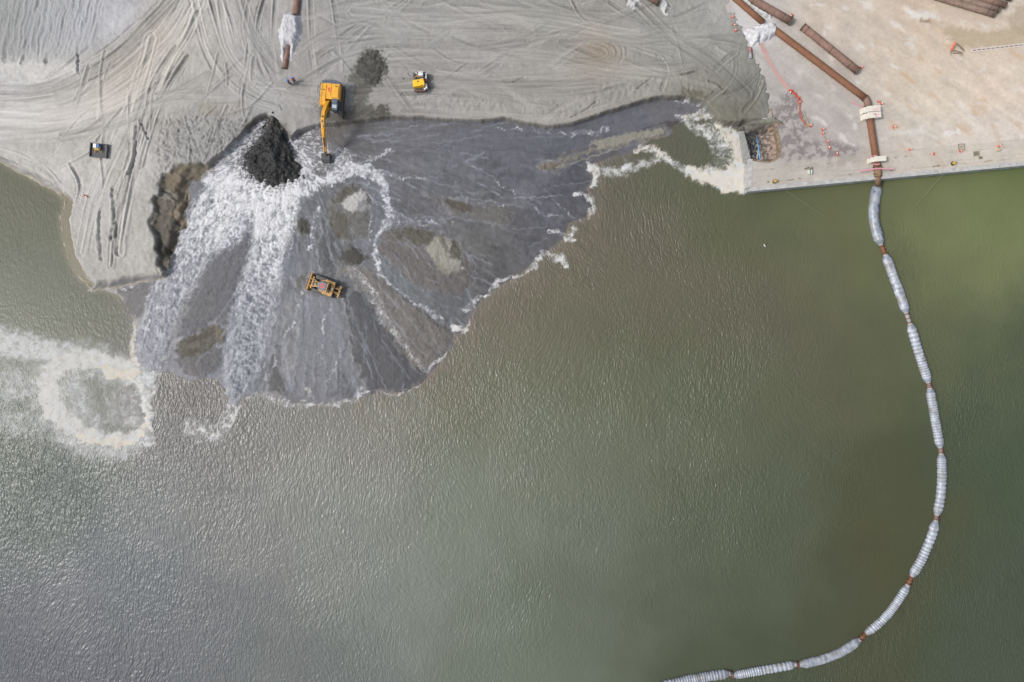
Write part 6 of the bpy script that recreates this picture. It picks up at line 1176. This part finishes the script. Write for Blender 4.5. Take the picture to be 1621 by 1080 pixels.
for p0_, p1_ in (((-.25, 0, .55), (-.52, -.38, 0)), ((.3, 0, .55), (.55, -.38, 0)), ((0, .1, .55), (.1, .2, 0))):
    q = MB(T2); q.bar(p0_, p1_, .07, .07); q.build('leg', yellow, sp)

# ---------------------------------------------------------------- people
def skin(name, verts, edges, radii, m, parent):
    me = bpy.data.meshes.new(name); me.from_pydata(verts, edges, []); o = bpy.data.objects.new(name, me); C.objects.link(o); me.materials.append(m); o.parent = parent
    md = o.modifiers.new('skin', 'SKIN'); md.use_smooth_shade = True
    for v, r_ in zip(me.skin_vertices[0].data, radii): v.radius = (r_, r_)
    me.skin_vertices[0].data[0].use_root = True
    s = o.modifiers.new('sub', 'SUBSURF'); s.levels = 1; s.render_levels = 1; return o
skinm = mat('skin', (.42, .24, .17), .6); hivis = mat('work_orange', (.75, .14, .05), .7); navy = mat('navy_cloth', (.02, .025, .045), .9); bluep = mat('bright_blue', (.03, .22, .72), .5, var=.1)
def person(px, py, face, label, vest, hel):
    c = at(px, py, 3.3); z = hz(c.x, c.y); o = thing('person', (c.x, c.y, z), label, 'person', None, face)
    V = [(0, 0, .95), (0, 0, 1.15), (0, 0, 1.38), (0, .01, 1.5), (0, .02, 1.62), (0, .02, 1.74)]; E = [(0, 1), (1, 2), (2, 3), (3, 4), (4, 5)]; Rr = [.15, .14, .15, .06, .095, .07]
    cloth_v = {'leg': [], 'torso': []}
    for sx in (-1, 1):
        n0 = len(V); fwd = .12*sx
        V += [(sx*.1, 0, .88), (sx*.12, fwd*.6, .48), (sx*.13, fwd*.3, .08), (sx*.14, fwd*.3+.16, .03)]; E += [(0, n0), (n0, n0+1), (n0+1, n0+2), (n0+2, n0+3)]; Rr += [.09, .065, .045, .04]
        n1 = len(V); V += [(sx*.19, 0, 1.42), (sx*.27, .03, 1.14), (sx*.24, .20, .98), (sx*.235, .27, .94)]; E += [(2, n1), (n1, n1+1), (n1+1, n1+2), (n1+2, n1+3)]; Rr += [.06, .047, .03, .036]
        for k, (dx, ln) in enumerate(((-.028, .07), (-.010, .085), (.010, .08), (.028, .062))):
            n2 = len(V); V += [(sx*.235+dx, .27+.05, .925), (sx*.235+dx, .27+.05+ln*.5, .90), (sx*.235+dx, .27+.05+ln*.7, .87)]; E += [(n1+3, n2), (n2, n2+1), (n2+1, n2+2)]; Rr += [.010, .009, .008]
        n2 = len(V); V += [(sx*.235-sx*.045, .28, .93), (sx*.235-sx*.055, .32, .91)]; E += [(n1+3, n2), (n2, n2+1)]; Rr += [.012, .010]
    skin('body', V, E, Rr, skinm, o)
    V = [(0, 0, .97)]; E = []; Rr = [.17]
    for sx in (-1, 1):
        n0 = len(V); fwd = .12*sx; V += [(sx*.1, 0, .86), (sx*.12, fwd*.6, .48), (sx*.13, fwd*.3, .1)]; E += [(0, n0), (n0, n0+1), (n0+1, n0+2)]; Rr += [.11, .085, .07]
    skin('trousers', V, E, Rr, navy, o)
    V = [(0, 0, 1.0), (0, 0, 1.2), (0, 0, 1.42)]; E = [(0, 1), (1, 2)]; Rr = [.175, .17, .165]
    for sx in (-1, 1):
        n0 = len(V); V += [(sx*.2, 0, 1.43), (sx*.275, .03, 1.14), (sx*.245, .17, 1.0)]; E += [(2, n0), (n0, n0+1), (n0+1, n0+2)]; Rr += [.085, .065, .05]
    skin('jacket', V, E, Rr, vest, o)
    q = MB(); q.tube([(0, .02, 1.68), (0, .02, 1.70), (0, .02, 1.76), (0, .02, 1.81), (0, .02, 1.835)], [.165, .14, .13, .09, .03], 16); q.build('helmet', hel, o, smooth=True)
    q = MB(); q.tube([(0, .115, 1.63), (0, .135, 1.60)], [.012, .02], 6); q.build('nose', skinm, o, smooth=True)
    q = MB(); q.tube([(-.035, .108, 1.65), (-.035, .114, 1.65)], .012, 6); q.tube([(.035, .108, 1.65), (.035, .114, 1.65)], .012, 6); q.tube([(-.025, .108, 1.57), (.025, .108, 1.57)], .006, 6); q.build('eyes_and_mouth', navy, o)
    # folder or tool held in front
    return o
navy2 = mat('dark_work_jacket', (.03, .035, .06), .9)
person(456.5, 129.5, R(-60), 'left person of the two, in dark work clothes and bright blue helmet', navy2, bluep)
person(464, 126, R(40), 'right person of the two, in orange jacket and blue helmet', hivis, bluep)
# a lone gull on the water
c = at(1210, 389, 0); o = thing('gull', (c.x, c.y, 0.02), 'tiny white gull floating alone on the green water below the quay', 'bird', None, .6)
q = MB(); q.tube([(0, -.26, .08), (0, -.12, .08), (0, .02, .09), (0, .14, .12), (0, .19, .17)], [.02, .07, .09, .07, .04], 10); q.tube([(0, .17, .18), (0, .22, .22), (0, .27, .21)], [.04, .045, .02], 10); q.build('body', white, o, smooth=True)
q = MB(); q.tube([(0, .27, .21), (0, .33, .20)], [.015, .005], 6); q.build('beak', yellow, o)
for o in bpy.data.objects:
    if '_w' in o: del o['_w']
